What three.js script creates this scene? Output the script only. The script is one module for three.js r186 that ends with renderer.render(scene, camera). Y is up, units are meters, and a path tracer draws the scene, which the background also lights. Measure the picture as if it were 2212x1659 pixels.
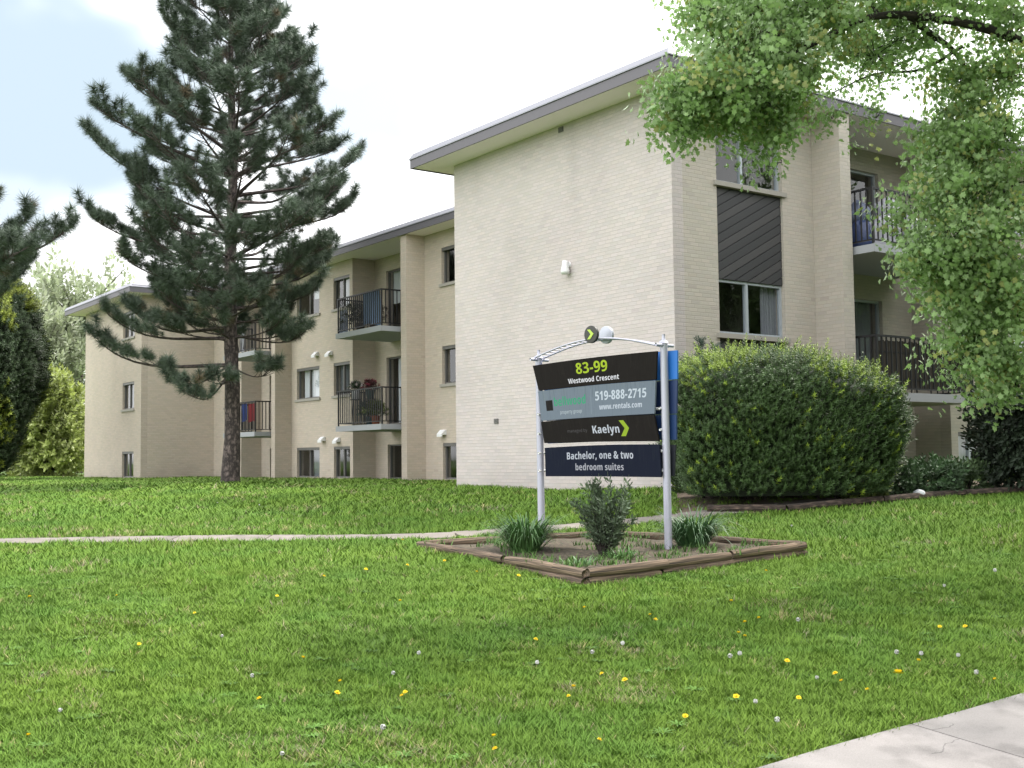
import * as THREE from 'three';
import { mergeGeometries, mergeVertices } from 'three/addons/utils/BufferGeometryUtils.js';

// ------------------------------------------------------------------ camera, sky, sun, exposure
const scene = new THREE.Scene();
const EYE = new THREE.Vector3(0, 0.6111, 0);
const camera = new THREE.PerspectiveCamera(36.642, 4 / 3, 0.1, 1500);
camera.rotation.order = 'YXZ';
camera.position.copy(EYE);
camera.rotation.set(0.064, 0, -0.012);
camera.updateMatrixWorld(true);

const renderer = new THREE.WebGLRenderer({ antialias: true });
renderer.setSize(1024, 768);
renderer.toneMapping = THREE.LinearToneMapping;
renderer.toneMappingExposure = 1.95;
renderer.shadowMap.enabled = true;

const SUN = new THREE.Vector3(0.47, 0.82, -0.34).normalize();
const sun = new THREE.DirectionalLight(new THREE.Color(1, 0.95, 0.87), 2.6);
sun.position.copy(SUN).multiplyScalar(80);
sun.castShadow = true;
sun.shadow.radius = 7;
sun.shadow.mapSize.set(4096, 4096);
Object.assign(sun.shadow.camera, { left: -45, right: 45, top: 45, bottom: -45, near: 1, far: 200 });
scene.add(sun, sun.target);

// ------------------------------------------------------------------ random and noise
function rng(seed) { let a = seed >>> 0; return () => { a = (a + 0x6d2b79f5) >>> 0; let t = a; t = Math.imul(t ^ (t >>> 15), t | 1); t ^= t + Math.imul(t ^ (t >>> 7), t | 61); return ((t ^ (t >>> 14)) >>> 0) / 4294967296; }; }
function hash3(x, y, z) { let h = Math.imul(x, 374761393) ^ Math.imul(y, 668265263) ^ Math.imul(z, 2147483647 - 91); h = Math.imul(h ^ (h >>> 13), 1274126177); return ((h ^ (h >>> 16)) >>> 0) / 4294967296; }
function vnoise(x, y, z = 0) {
  const ix = Math.floor(x), iy = Math.floor(y), iz = Math.floor(z); let fx = x - ix, fy = y - iy, fz = z - iz;
  fx = fx * fx * (3 - 2 * fx); fy = fy * fy * (3 - 2 * fy); fz = fz * fz * (3 - 2 * fz);
  const L = (a, b, t) => a + (b - a) * t;
  return L(L(L(hash3(ix, iy, iz), hash3(ix + 1, iy, iz), fx), L(hash3(ix, iy + 1, iz), hash3(ix + 1, iy + 1, iz), fx), fy),
    L(L(hash3(ix, iy, iz + 1), hash3(ix + 1, iy, iz + 1), fx), L(hash3(ix, iy + 1, iz + 1), hash3(ix + 1, iy + 1, iz + 1), fx), fy), fz);
}
function fbm(x, y, z = 0, o = 4) { let s = 0, a = 0.5, n = 0; for (let i = 0; i < o; i++) { s += a * vnoise(x, y, z); n += a; a *= 0.5; x = x * 2.03 + 17.1; y = y * 2.03 + 5.3; z = z * 2.03 + 9.7; } return s / n; }
const V = (x, y, z) => new THREE.Vector3(x, y, z);
const clamp = THREE.MathUtils.clamp, lerp = THREE.MathUtils.lerp, sstep = THREE.MathUtils.smoothstep;
const col = (r, g, b) => new THREE.Color().setRGB(r, g, b);

// direction of a picture point (2212 x 1659 picture) and the point at a distance in front of the camera
function dirOf(px, py) { return V((px / 2212) * 2 - 1, 1 - (py / 1659) * 2, 0.5).unproject(camera).sub(EYE).normalize(); }
function at(px, py, d) { const r = dirOf(px, py); return r.multiplyScalar(d / -r.z).add(EYE); }

// the sky: bright thin cloud with a few pale blue gaps
{
  const W = 1024, H = 512, data = new Float32Array(W * H * 4);
  const gaps = [[dirOf(110, 150), 0.085, 1], [dirOf(270, 195), 0.05, 0.9], [dirOf(40, 400), 0.05, 0.85], [dirOf(780, 255), 0.07, 0.82], [dirOf(330, 330), 0.05, 0.8]];
  for (let j = 0; j < H; j++) for (let i = 0; i < W; i++) {
    const el = ((j + 0.5) / H - 0.5) * Math.PI, az = ((i + 0.5) / W - 0.5) * 2 * Math.PI;
    const d = V(Math.cos(el) * Math.cos(az), Math.sin(el), Math.cos(el) * Math.sin(az));
    const n = fbm(d.x * 3.2 + 4, d.y * 7 + 2, d.z * 3.2, 5);
    let g = 0;
    for (const [c, r, s] of gaps) { const a = Math.acos(clamp(d.dot(c), -1, 1)); g = Math.max(g, s * sstep(1.35 - a / r + (n - 0.5) * 3.2 + (fbm(d.x * 22, d.y * 34, d.z * 22, 3) - 0.5) * 1.4, 0, 1)); }
    g = Math.max(g, 0.8 * sstep(n, 0.62, 0.74) * sstep(d.y, 0.1, 0.5));
    const sa = Math.acos(clamp(d.dot(SUN), -1, 1)), glow = 0.6 * Math.exp(-(sa * sa) / 0.5);
    // clouds opposite the sun are lit from the front and brighter
    const cl = (0.88 + 0.35 * fbm(d.x * 6, d.y * 9, d.z * 6 + 3, 4)) * (1 + 0.75 * Math.pow(Math.max(0, d.x * -0.77 + d.y * 0.3 + d.z * 0.56), 1.5)) + glow;
    const c = [lerp(cl * 0.99, 0.37, g), lerp(cl, 0.45, g), lerp(cl * 1.01, 0.52, g)];
    const k = (j * W + i) * 4, low = d.y < -0.02;
    for (let q = 0; q < 3; q++) data[k + q] = low ? [0.12, 0.15, 0.07][q] : c[q];
    data[k + 3] = 1;
  }
  const t = new THREE.DataTexture(data, W, H, THREE.RGBAFormat, THREE.FloatType);
  t.mapping = THREE.EquirectangularReflectionMapping; t.magFilter = t.minFilter = THREE.LinearFilter; t.wrapS = THREE.RepeatWrapping; t.needsUpdate = true;
  scene.background = t; scene.environment = t;
}

// ------------------------------------------------------------------ naming
const names = {};
function uniq(n) { if (!(n in names)) { names[n] = 0; return n; } names[n]++; return n + '_' + String(names[n]).padStart(3, '0'); }
function tag(o, label, category, group, kind) { if (label) o.userData.label = label; if (category) o.userData.category = category; if (group) o.userData.group = group; if (kind) o.userData.kind = kind; return o; }
function thing(name, label, category, pos, turn = 0, group) { const g = new THREE.Group(); g.name = uniq(name); scene.add(g); if (pos) g.position.copy(pos); g.rotation.y = turn; return tag(g, label, category, group); }
function mesh(name, geo, mat, parent = scene) { const m = new THREE.Mesh(geo, mat); m.name = parent === scene ? uniq(name) : name; m.castShadow = m.receiveShadow = true; parent.add(m); return m; }
function inst(name, geo, mat, items, parent = scene) {   // items: {m: Matrix4, c: Color}
  const im = new THREE.InstancedMesh(geo, mat, items.length); im.name = parent === scene ? uniq(name) : name; im.castShadow = im.receiveShadow = true;
  items.forEach((it, i) => { im.setMatrixAt(i, it.m); if (it.c) im.setColorAt(i, it.c); });
  im.userData.kind = 'stuff'; parent.add(im); return im;
}
const std = (o) => new THREE.MeshStandardMaterial({ roughness: 0.85, side: THREE.DoubleSide, ...o });
function build(pos, idx, uv, colr) {
  const g = new THREE.BufferGeometry(); g.setAttribute('position', new THREE.Float32BufferAttribute(pos, 3));
  g.setAttribute('uv', new THREE.Float32BufferAttribute(uv && uv.length ? uv : new Array((pos.length / 3) * 2).fill(0), 2));
  if (colr) g.setAttribute('color', new THREE.Float32BufferAttribute(colr, 3));
  g.setIndex(idx); g.computeVertexNormals(); return g;
}
function box(x0, x1, y0, y1, z0, z1) { const g = new THREE.BoxGeometry(x1 - x0, y1 - y0, z1 - z0); g.translate((x0 + x1) / 2, (y0 + y1) / 2, (z0 + z1) / 2); return g; }
function taper(pts, radii, sides = 7, rough = 0, seed = 1) {
  const pos = [], uv = [], idx = [], n = pts.length, up = V(0.13, 1, 0.07); let len = 0;
  const T = pts.map((p, i) => pts[Math.min(n - 1, i + 1)].clone().sub(pts[Math.max(0, i - 1)]).normalize());
  let side = T[0].clone().cross(Math.abs(T[0].y) > 0.9 ? V(1, 0, 0.1) : up).normalize();
  for (let i = 0; i < n; i++) {
    side = side.sub(T[i].clone().multiplyScalar(side.dot(T[i]))).normalize(); const bi = T[i].clone().cross(side);
    if (i) len += pts[i].distanceTo(pts[i - 1]);
    for (let k = 0; k <= sides; k++) {
      const a = (k / sides) * Math.PI * 2; let r = radii[i]; if (rough) r *= 1 + rough * (vnoise(Math.cos(a) * 2 + seed, Math.sin(a) * 2, len * 3) - 0.5);
      const q = pts[i].clone().addScaledVector(side, Math.cos(a) * r).addScaledVector(bi, Math.sin(a) * r);
      pos.push(q.x, q.y, q.z); uv.push(k / sides, len);
      if (i && k) { const b = i * (sides + 1) + k, c = b - sides - 1; idx.push(c - 1, b - 1, c, c, b - 1, b); }
    }
  }
  for (const e of [0, n - 1]) { const b = pos.length / 3; pos.push(pts[e].x, pts[e].y, pts[e].z); uv.push(0.5, 0); for (let k = 0; k < sides; k++) { const o = e * (sides + 1) + k; e ? idx.push(b, o, o + 1) : idx.push(b, o + 1, o); } }
  return build(pos, idx, uv);
}
const rod = (a, b, r, s = 8) => taper([a, b], [r, r], s);

// ------------------------------------------------------------------ ground heights
const GD = [-30, 0, 4, 5.7, 8, 10.4, 12.5, 14.5, 16.5, 19.4, 24, 30, 45, 100], GX = [-30, -8, -3, 0, 3, 6, 10, 30];
const GH = [
  [-1.3, -1.3, -1.3, -1.3, -1.3, -1.3, -1.3, -1.3], [-1.25, -1.25, -1.25, -1.25, -1.25, -1.25, -1.25, -1.25], [-1.06, -1.06, -1.06, -1.06, -1.06, -1.06, -1.06, -1.06],
  [-0.9, -0.9, -0.9, -0.91, -0.92, -0.92, -0.92, -0.92], [-0.74, -0.74, -0.74, -0.74, -0.76, -0.76, -0.7, -0.7], [-0.58, -0.58, -0.57, -0.56, -0.55, -0.5, -0.45, -0.45],
  [-0.49, -0.49, -0.48, -0.47, -0.45, -0.4, -0.33, -0.3], [-0.43, -0.43, -0.43, -0.41, -0.36, -0.27, -0.2, -0.2], [-0.33, -0.34, -0.33, -0.32, -0.2, -0.1, -0.06, -0.05],
  [-0.22, -0.22, -0.2, -0.15, 0.1, 0.08, 0.08, 0.08], [-0.09, -0.1, -0.04, 0.06, 0.1, 0.1, 0.1, 0.1], [0, 0.02, 0.02, 0.02, 0.02, 0.02, 0.02, 0.02], [0, 0, 0, 0, 0, 0, 0, 0], [0, 0, 0, 0, 0, 0, 0, 0]];
function gBase(x, d) {
  x = clamp(x, -29.9, 29.9); d = clamp(d, -29.9, 99.9); let i = 0, j = 0; while (GX[i + 1] < x) i++; while (GD[j + 1] < d) j++;
  const u = (x - GX[i]) / (GX[i + 1] - GX[i]), v = (d - GD[j]) / (GD[j + 1] - GD[j]);
  return lerp(lerp(GH[j][i], GH[j][i + 1], u), lerp(GH[j + 1][i], GH[j + 1][i + 1], u), v);
}
function gy(x, z) { let s = 0; for (const [a, b] of [[0, 0], [0.7, 0], [-0.7, 0], [0, 0.7], [0, -0.7]]) s += gBase(x + a, -z + b); return s / 5 + 0.05 * (fbm(x * 0.5 + 40, z * 0.5 + 40, 0, 3) - 0.5); }
const onGround = (x, z, dy = 0) => V(x, gy(x, z) + dy, z);
function hitGround(px, py) { const r = dirOf(px, py); let t = 3; for (let i = 0; i < 4000; i++) { const p = EYE.clone().addScaledVector(r, t); if (p.y < gy(p.x, p.z)) return p; t += 0.015 + t * 0.001; } return EYE.clone().addScaledVector(r, t); }

// ------------------------------------------------------------------ textures
function tex(W, H, fn, srgb, rx = 1, ry = 1) {
  const d = new Uint8Array(W * H * 4);
  for (let j = 0; j < H; j++) for (let i = 0; i < W; i++) { const c = fn(i, j), k = (j * W + i) * 4; for (let q = 0; q < 3; q++) d[k + q] = clamp(Math.round(c[q] * 255), 0, 255); d[k + 3] = 255; }
  const t = new THREE.DataTexture(d, W, H, THREE.RGBAFormat); t.magFilter = THREE.LinearFilter; t.minFilter = THREE.LinearMipmapLinearFilter; t.generateMipmaps = true; t.wrapS = t.wrapT = THREE.RepeatWrapping;
  if (srgb) t.colorSpace = THREE.SRGBColorSpace; t.repeat.set(rx, ry); t.needsUpdate = true; return t;
}
const woodMap = tex(256, 512, (i, j) => { const a = (i / 256) * Math.PI * 2, n = fbm(Math.cos(a) * 5 + 8, Math.sin(a) * 5, j / 160, 4), c = fbm(Math.cos(a) * 14, Math.sin(a) * 14 + 3, j / 240, 3), v = 0.55 + (n - 0.5) * 0.7 - 0.55 * Math.max(0, c - 0.58) * 4; return [v * 1.0, v * 0.9, v * 0.79]; }, true);
const toS = (v) => (v <= 0.0031308 ? v * 12.92 : 1.055 * Math.pow(v, 1 / 2.4) - 0.055);
// buff brick in running bond: 3.2 m of wall, 16 bricks by 48 courses
let brickMap, brickBump;
{
  const W = 1536, H = 1536, BW = W / 16, BH = H / 48;
  const at2 = (i, j) => {
    const r = Math.floor(j / BH), off = (r % 3) * BW / 3, x = (i + off) % W, c = Math.floor(x / BW), fx = x - c * BW, fy = j - r * BH;
    const m = Math.min(fx, BW - fx) < 2.6 || Math.min(fy, BH - fy) < 2.6; const h = hash3(c, r, 7), h2 = hash3(c, r, 19), h3 = hash3(c, r, 31); return { m, h, h2, h3 };
  };
  brickMap = tex(W, H, (i, j) => {
    const { m, h, h2, h3 } = at2(i, j); const g = (hash3(i, j, 3) - 0.5) * 0.05;
    if (m) { const k = 0.405 + g; return [toS(k), toS(k * 0.955), toS(k * 0.88)]; }
    let b = 0.45 + (h - 0.5) * 0.04 + g; if (h2 > 0.95) b *= 0.92;
    return [toS(b * (1 + (h3 - 0.5) * 0.04)), toS(b * 0.955), toS(b * (0.89 + (h2 - 0.5) * 0.04))];
  }, true);
  brickBump = tex(W, H, (i, j) => { const { m, h } = at2(i, j); const v = m ? 0.1 : 0.72 + h * 0.2 + (hash3(i, j, 5) - 0.5) * 0.16; return [v, v, v]; }, false);
}
const concMap = tex(512, 512, (i, j) => {
  const n = 0.5 * (fbm(i / 60, j / 60, 1, 5) + fbm((i - 512) / 60, j / 60, 1, 5) * 0) + 0.25, f = hash3(i, j, 11), w = Math.min(i, 511 - i, j, 511 - j) / 512;
  const st = sstep(fbm(i / 90 + 3, j / 90, 5, 4), 0.5, 0.68) * Math.min(1, w * 10), ck = Math.abs(j - 190 - 60 * (fbm(i / 70, 3, 7, 4) - 0.5)) < 1.3 && i > 120 && i < 400 ? 0.2 : 0; const v = 0.5 + (n - 0.5) * 0.5 * Math.min(1, w * 8) - 0.1 * st - ck + (f - 0.5) * 0.16 - (f > 0.98 ? 0.14 : 0); return [toS(v), toS(v * 0.955), toS(v * 0.92)];
}, true);
const lawnMap = tex(1024, 1024, (i, j) => {
  const per = (s, z) => { const a = (i / 1024) * Math.PI * 2, b = (j / 1024) * Math.PI * 2; return fbm(Math.cos(a) * s + 5, Math.sin(a) * s + Math.cos(b) * s, Math.sin(b) * s + z, 4); };
  const n = per(2.2, 1), q = per(9, 4), f = hash3(i >> 1, j >> 1, 2), b = 0.65 + 0.5 * n + (f - 0.5) * 0.55, s = sstep(q, 0.56, 0.7) * 0.5;
  return [toS((0.074 + 0.03 * s) * b), toS((0.138 + 0.01 * s) * b), toS(0.02 * b)];
}, true, 1, 1);
const barkMap = tex(256, 512, (i, j) => { const a = (i / 256) * Math.PI * 2, r = Math.abs(fbm(Math.cos(a) * 3 + 8, Math.sin(a) * 3, j / 70, 4) - 0.5) * 2, v = 0.35 + r * 1.3 + (hash3(i, j, 1) - 0.5) * 0.2; return [0.5 * v + 0.1, 0.47 * v + 0.1, 0.45 * v + 0.1]; }, true);

// ------------------------------------------------------------------ materials
const M = {
  brick: std({ map: brickMap, bumpMap: brickBump, bumpScale: 0.0035, vertexColors: true, roughness: 0.92 }),
  precast: std({ color: col(0.32, 0.3, 0.27) }), slab: std({ color: col(0.33, 0.34, 0.36) }), soffit: std({ color: col(0.9, 0.8, 0.86) }),
  fascia: std({ color: col(0.115, 0.108, 0.122), roughness: 0.55, metalness: 0.2 }), flash: std({ color: col(0.27, 0.27, 0.31), roughness: 0.5, metalness: 0.2 }),
  frameL: std({ color: col(0.42, 0.46, 0.5), roughness: 0.45, metalness: 0.3 }), frameD: std({ color: col(0.12, 0.115, 0.11), roughness: 0.5 }),
  glass: new THREE.MeshPhysicalMaterial({ transmission: 1, thickness: 0, roughness: 0.02, color: col(0.85, 0.88, 0.9), ior: 1.6, side: THREE.DoubleSide }),
  inside: std({ color: col(0.22, 0.2, 0.18) }), curtain: std({ color: col(0.7, 0.7, 0.72) }), curtainG: std({ color: col(0.22, 0.22, 0.24) }),
  rail: std({ color: col(0.018, 0.018, 0.02), roughness: 0.5, metalness: 0.3 }), board: std({ color: col(0.035, 0.035, 0.038), roughness: 0.6 }), boardB: std({ color: col(0.052, 0.05, 0.052), roughness: 0.6 }),
  white: std({ color: col(0.75, 0.75, 0.76), roughness: 0.5 }), post: std({ color: col(0.4, 0.4, 0.48), roughness: 0.45, metalness: 0.25 }),
  conc: std({ map: concMap, color: col(0.5, 0.485, 0.49), roughness: 0.95 }), soil: std({ color: col(0.115, 0.085, 0.06), roughness: 1 }),
  bark: std({ map: barkMap, color: col(0.5, 0.44, 0.44), roughness: 1 }), barkD: std({ map: barkMap, color: col(0.14, 0.12, 0.11), roughness: 1 }),
  dark: std({ color: col(0.02, 0.02, 0.022), roughness: 0.6 }),
};
const leafMat = (t = 0.35, o = {}) => new THREE.MeshPhysicalMaterial({ color: 0xffffff, roughness: 0.75, transmission: t, thickness: 0, side: THREE.DoubleSide, ...o });

// ------------------------------------------------------------------ ground, path, sidewalk
const bAxis = { d1: V(-0.59154117, 0, -0.8062748), d2: V(0.8062748, 0, -0.59154117), C: V(2.7479546, 0, -19.39371389) };
const toLocal = (x, z) => [(x - bAxis.C.x) * bAxis.d1.x + (z - bAxis.C.z) * bAxis.d1.z, (x - bAxis.C.x) * bAxis.d2.x + (z - bAxis.C.z) * bAxis.d2.z];
const L2W = (a, y, b) => bAxis.C.clone().addScaledVector(bAxis.d1, a).addScaledVector(bAxis.d2, b).setY(y);
{
  const xs = [], zs = []; const push = (arr, a, b, st) => { for (let v = a; v < b - 1e-6; v += st) arr.push(v); };
  push(xs, -420, -60, 40); push(xs, -60, -16, 4); push(xs, -16, 16, 0.5); push(xs, 16, 60, 4); push(xs, 60, 421, 40);
  push(zs, -700, -100, 50); push(zs, -100, -48, 4); push(zs, -48, 4, 0.5); push(zs, 4, 40, 6);
  const pos = [], uv = [], idx = [];
  zs.forEach((z, j) => xs.forEach((x, i) => { pos.push(x, gy(x, z), z); uv.push(x / 4.3, z / 4.3); if (i && j) { const b = j * xs.length + i, c = b - xs.length; idx.push(c - 1, b - 1, c, c, b - 1, b); } }));
  tag(mesh('lawn_ground', build(pos, idx, uv), std({ map: lawnMap, roughness: 1 })), 'green lawn ground rising gently from the pavement to the buildings', 'lawn', null, 'structure');
}
function inPoly(x, z, P) { let c = false; for (let i = 0, j = P.length - 1; i < P.length; j = i++) { const [xi, zi] = P[i], [xj, zj] = P[j]; if (zi > z !== zj > z && x < ((xj - xi) * (z - zi)) / (zj - zi) + xi) c = !c; } return c; }
// garden path: slabs laid end to end along a centre line
const PATH = [[-26, -14.6], [-14, -14.9], [-6.6, -15.15], [-1.2, -15.1], [1.9, -16.0], [3.5, -16.75], [5.5, -17.35], [8.3, -18.0], [14, -19.6]];
const pathZ = (x) => { for (let i = 1; i < PATH.length; i++) if (x <= PATH[i][0]) { const a = PATH[i - 1], b = PATH[i]; return lerp(a[1], b[1], (x - a[0]) / (b[0] - a[0])); } return -20; };
function slabGeo(c, e, n, L, Wd, lift, th, seg = 4) {  // a paving slab that follows the ground: centre, along, across
  const pos = [], uv = [], idx = []; const hh = (x, z) => gy(x, z) + lift;
  const ring = []; for (let j = 0; j <= seg; j++) for (let i = 0; i <= seg; i++) { const s = i / seg - 0.5, t = j / seg - 0.5, x = c[0] + e[0] * s * L + n[0] * t * Wd, z = c[1] + e[1] * s * L + n[1] * t * Wd; pos.push(x, hh(x, z), z); uv.push(s * L / 1.4 + c[0], t * Wd / 1.4 + c[1]); if (i && j) { const b = j * (seg + 1) + i, q = b - seg - 1; idx.push(q - 1, q, b - 1, q, b, b - 1); } }
  for (let i = 0; i < seg; i++) ring.push(i); for (let j = 0; j < seg; j++) ring.push(j * (seg + 1) + seg); for (let i = seg; i > 0; i--) ring.push(seg * (seg + 1) + i); for (let j = seg; j > 0; j--) ring.push(j * (seg + 1));
  const b0 = pos.length / 3; ring.forEach((r) => { const y = pos[r * 3 + 1]; pos.push(pos[r * 3], y, pos[r * 3 + 2], pos[r * 3], y - th, pos[r * 3 + 2]); uv.push(uv[r * 2], uv[r * 2 + 1], uv[r * 2] + 0.05, uv[r * 2 + 1] + 0.05); });
  ring.forEach((r, k) => { const a = b0 + k * 2, b = b0 + ((k + 1) % ring.length) * 2; idx.push(a, b, a + 1, b, b + 1, a + 1); });
  return build(pos, idx, uv);
}
{
  const path = new THREE.Group(); path.name = uniq('garden_path'); scene.add(path); tag(path, 'narrow pale concrete path crossing the lawn behind the sign bed', 'path', null, 'structure');
  const pathM = std({ map: concMap, color: col(0.4, 0.37, 0.34), roughness: 0.95 });
  for (let x = -16; x < 10.5; x += 1.22) { const z = pathZ(x), e = [1, (pathZ(x + 0.6) - pathZ(x - 0.6)) / 1.2], l = Math.hypot(...e); e[0] /= l; e[1] /= l; mesh('slab', slabGeo([x, z], e, [-e[1], e[0]], 1.2 * l, 0.6, 0.024, 0.1, 3), pathM, path); }
}
const SW = { o: [1.17, -5.73], e: [0.828, -0.561], n: [0.561, 0.828] };
{
  const walk = new THREE.Group(); walk.name = uniq('sidewalk'); scene.add(walk); tag(walk, 'pale concrete sidewalk with a joint at the lower right corner', 'sidewalk', null, 'structure');
  for (let k = -3; k < 5; k++) { const t = 1.16 + 1.5 * k + 0.75, c = [SW.o[0] + SW.e[0] * t + SW.n[0] * 0.76, SW.o[1] + SW.e[1] * t + SW.n[1] * 0.76]; mesh('slab', slabGeo(c, SW.e, SW.n, 1.488, 1.5, 0.022, 0.12, 6), M.conc, walk); }
}

// ------------------------------------------------------------------ the apartment building (local axes: a along the long front, b away from it)
const bldg = thing('apartment_building', 'three storey buff brick apartment building with flat overhanging roof and balconies', 'apartment building', bAxis.C, Math.atan2(0.8062748, -0.59154117));
const HW = 6.95;
function wall(axis, at0, u0, u1, y0, y1, th, holes, inward = 1, name = 'brick_wall', tint = [1.08, 0.985, 0.89]) {
  // axis 'a': wall runs along a at b = at0; axis 'b': runs along b at a = at0; thickness goes inward
  const pos = [], uv = [], idx = [], cl = []; const P = (u, y, d) => (axis === 'a' ? [u, y, at0 + d * inward] : [at0 + d * inward, y, u]);
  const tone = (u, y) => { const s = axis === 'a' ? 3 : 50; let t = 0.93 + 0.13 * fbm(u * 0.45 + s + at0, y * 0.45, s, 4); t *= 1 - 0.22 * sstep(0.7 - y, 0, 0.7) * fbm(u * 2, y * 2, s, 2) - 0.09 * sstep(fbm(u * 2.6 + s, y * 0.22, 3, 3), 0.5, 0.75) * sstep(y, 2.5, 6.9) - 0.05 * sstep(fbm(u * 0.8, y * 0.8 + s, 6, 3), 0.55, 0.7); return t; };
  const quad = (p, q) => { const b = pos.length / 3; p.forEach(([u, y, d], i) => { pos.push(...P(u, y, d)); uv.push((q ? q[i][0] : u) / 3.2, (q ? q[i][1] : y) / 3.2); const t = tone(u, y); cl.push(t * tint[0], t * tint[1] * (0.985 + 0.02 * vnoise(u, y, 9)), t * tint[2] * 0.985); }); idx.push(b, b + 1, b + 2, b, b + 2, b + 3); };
  const cuts = (a, b, hs) => { const s = new Set([a, b]); hs.forEach((h) => h > a && h < b && s.add(h)); const k = [...s].sort((x, y) => x - y), o = []; for (let i = 0; i < k.length - 1; i++) { const n = Math.max(1, Math.ceil((k[i + 1] - k[i]) / 0.3)); for (let q = 0; q < n; q++) o.push(lerp(k[i], k[i + 1], q / n)); } o.push(b); return o; };
  const us = cuts(u0, u1, holes.flatMap((h) => [h[0], h[1]])), ys = cuts(y0, y1, holes.flatMap((h) => [h[2], h[3]]));
  for (let i = 0; i < us.length - 1; i++) for (let j = 0; j < ys.length - 1; j++) {
    const cu = (us[i] + us[i + 1]) / 2, cy = (ys[j] + ys[j + 1]) / 2; if (holes.some((h) => cu > h[0] && cu < h[1] && cy > h[2] && cy < h[3])) continue;
    quad([[us[i], ys[j], 0], [us[i + 1], ys[j], 0], [us[i + 1], ys[j + 1], 0], [us[i], ys[j + 1], 0]]); quad([[us[i], ys[j], th], [us[i + 1], ys[j], th], [us[i + 1], ys[j + 1], th], [us[i], ys[j + 1], th]]);
  }
  for (const [a, b, c, d] of [...holes, [u0, u1, y0, y1]]) for (const [p, q] of [[[a, c], [b, c]], [[b, c], [b, d]], [[b, d], [a, d]], [[a, d], [a, c]]])
    quad([[...p, 0], [...q, 0], [...q, th], [...p, th]], p[0] === q[0] ? [[0, p[1]], [0, q[1]], [th, q[1]], [th, p[1]]] : [[p[0], 0], [q[0], 0], [q[0], th], [p[0], th]]);
  const g = build(pos, idx, uv, cl); g.computeVertexNormals(); return mesh(name, g, M.brick, bldg);
}
const bm = (axis, at0, u0, u1, y0, y1, d0, d1) => (axis === 'a' ? box(u0, u1, y0, y1, at0 + d0, at0 + d1) : box(at0 + d0, at0 + d1, y0, y1, u0, u1));
function windowUnit(axis, at0, u0, u1, y0, y1, o = {}) {
  const f = o.light ? M.frameL : M.frameD, w = 0.045, um = lerp(u0, u1, o.split ?? 0.5), F = [];
  F.push(bm(axis, at0, u0, u1, y0, y0 + w, 0.08, 0.15), bm(axis, at0, u0, u1, y1 - w, y1, 0.08, 0.15), bm(axis, at0, u0, u0 + w, y0 + w, y1 - w, 0.08, 0.15), bm(axis, at0, u1 - w, u1, y0 + w, y1 - w, 0.08, 0.15));
  if (!o.single) F.push(bm(axis, at0, um - w * 0.65, um + w * 0.65, y0 + w, y1 - w, 0.077, 0.153));
  const win = mesh(o.door ? 'balcony_door' : 'window', mergeGeometries(F), f, bldg);
  const pane = (a, b) => { const g = new THREE.PlaneGeometry(b - a, y1 - y0 - 2 * w); if (axis === 'b') g.rotateY(Math.PI / 2); const c = (a + b) / 2, y = (y0 + y1) / 2; axis === 'a' ? g.translate(c, y, at0 + 0.115) : g.translate(at0 + 0.115, y, c); mesh('pane', g, M.glass, win); };
  if (o.single) pane(u0 + w, u1 - w); else { pane(u0 + w, um - w * 0.65); pane(um + w * 0.65, u1 - w); }
  if (!o.door && !o.noSill) mesh('sill', bm(axis, at0, u0 - 0.08, u1 + 0.08, y0 - 0.085, y0 - 0.003, -0.05, 0.14), M.precast, win);
  if (o.lintel) mesh('lintel', bm(axis, at0, u0 + 0.003, u1 - 0.003, y1 - 0.09, y1 - 0.003, 0.012, 0.076), M.frameD, win);
  if (o.curtain) {   // [from, to, material] as shares of the width, gathered folds
    for (const [a, b, m, c, d] of o.curtain) { const n = 18, pos = [], uv = [], idx = []; for (let i = 0; i <= n; i++) { const u = lerp(u0, u1, lerp(a, b, i / n)), dd = 0.24 + 0.035 * Math.sin(i * 1.9 + u); for (const y of [lerp(y0, y1, c ?? 0), lerp(y0, y1, d ?? 1)]) { pos.push(...(axis === 'a' ? [u, y, at0 + dd] : [at0 + dd, y, u])); uv.push(i / n, y); } if (i) { const q = i * 2; idx.push(q - 2, q, q - 1, q, q + 1, q - 1); } } mesh('curtain', build(pos, idx, uv), m, win); }
  }
  return win;
}
const UP = [5.46, 6.47], MID = [2.68, 3.72], LOW = [0.06, 1.05], lev = [UP, MID, LOW];
const holesAt = (u0, u1, rows = lev) => rows.map(([y0, y1]) => [u0, u1, y0, y1]);
// front wing: blind gable wall and the side with the dark panelled window bay
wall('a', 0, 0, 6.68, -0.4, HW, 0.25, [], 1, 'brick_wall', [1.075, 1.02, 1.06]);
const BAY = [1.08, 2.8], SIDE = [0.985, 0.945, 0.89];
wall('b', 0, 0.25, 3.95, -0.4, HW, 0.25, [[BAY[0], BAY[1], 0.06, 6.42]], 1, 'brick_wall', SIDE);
wall('b', 6.43, 0.25, 3.66, -0.4, HW, 0.25, []);                                     // hidden return of the wing
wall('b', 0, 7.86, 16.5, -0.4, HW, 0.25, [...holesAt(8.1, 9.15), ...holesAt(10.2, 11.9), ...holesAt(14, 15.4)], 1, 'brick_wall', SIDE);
wall('b', 0.85, 3.95, 7.86, -0.4, HW, 0.25, [[5.15, 6.85, 4.45, 6.5], [5.15, 6.85, 1.73, 3.8], [5.3, 6.9, 0.0, 1.05]], 1, 'brick_wall', SIDE);
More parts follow.
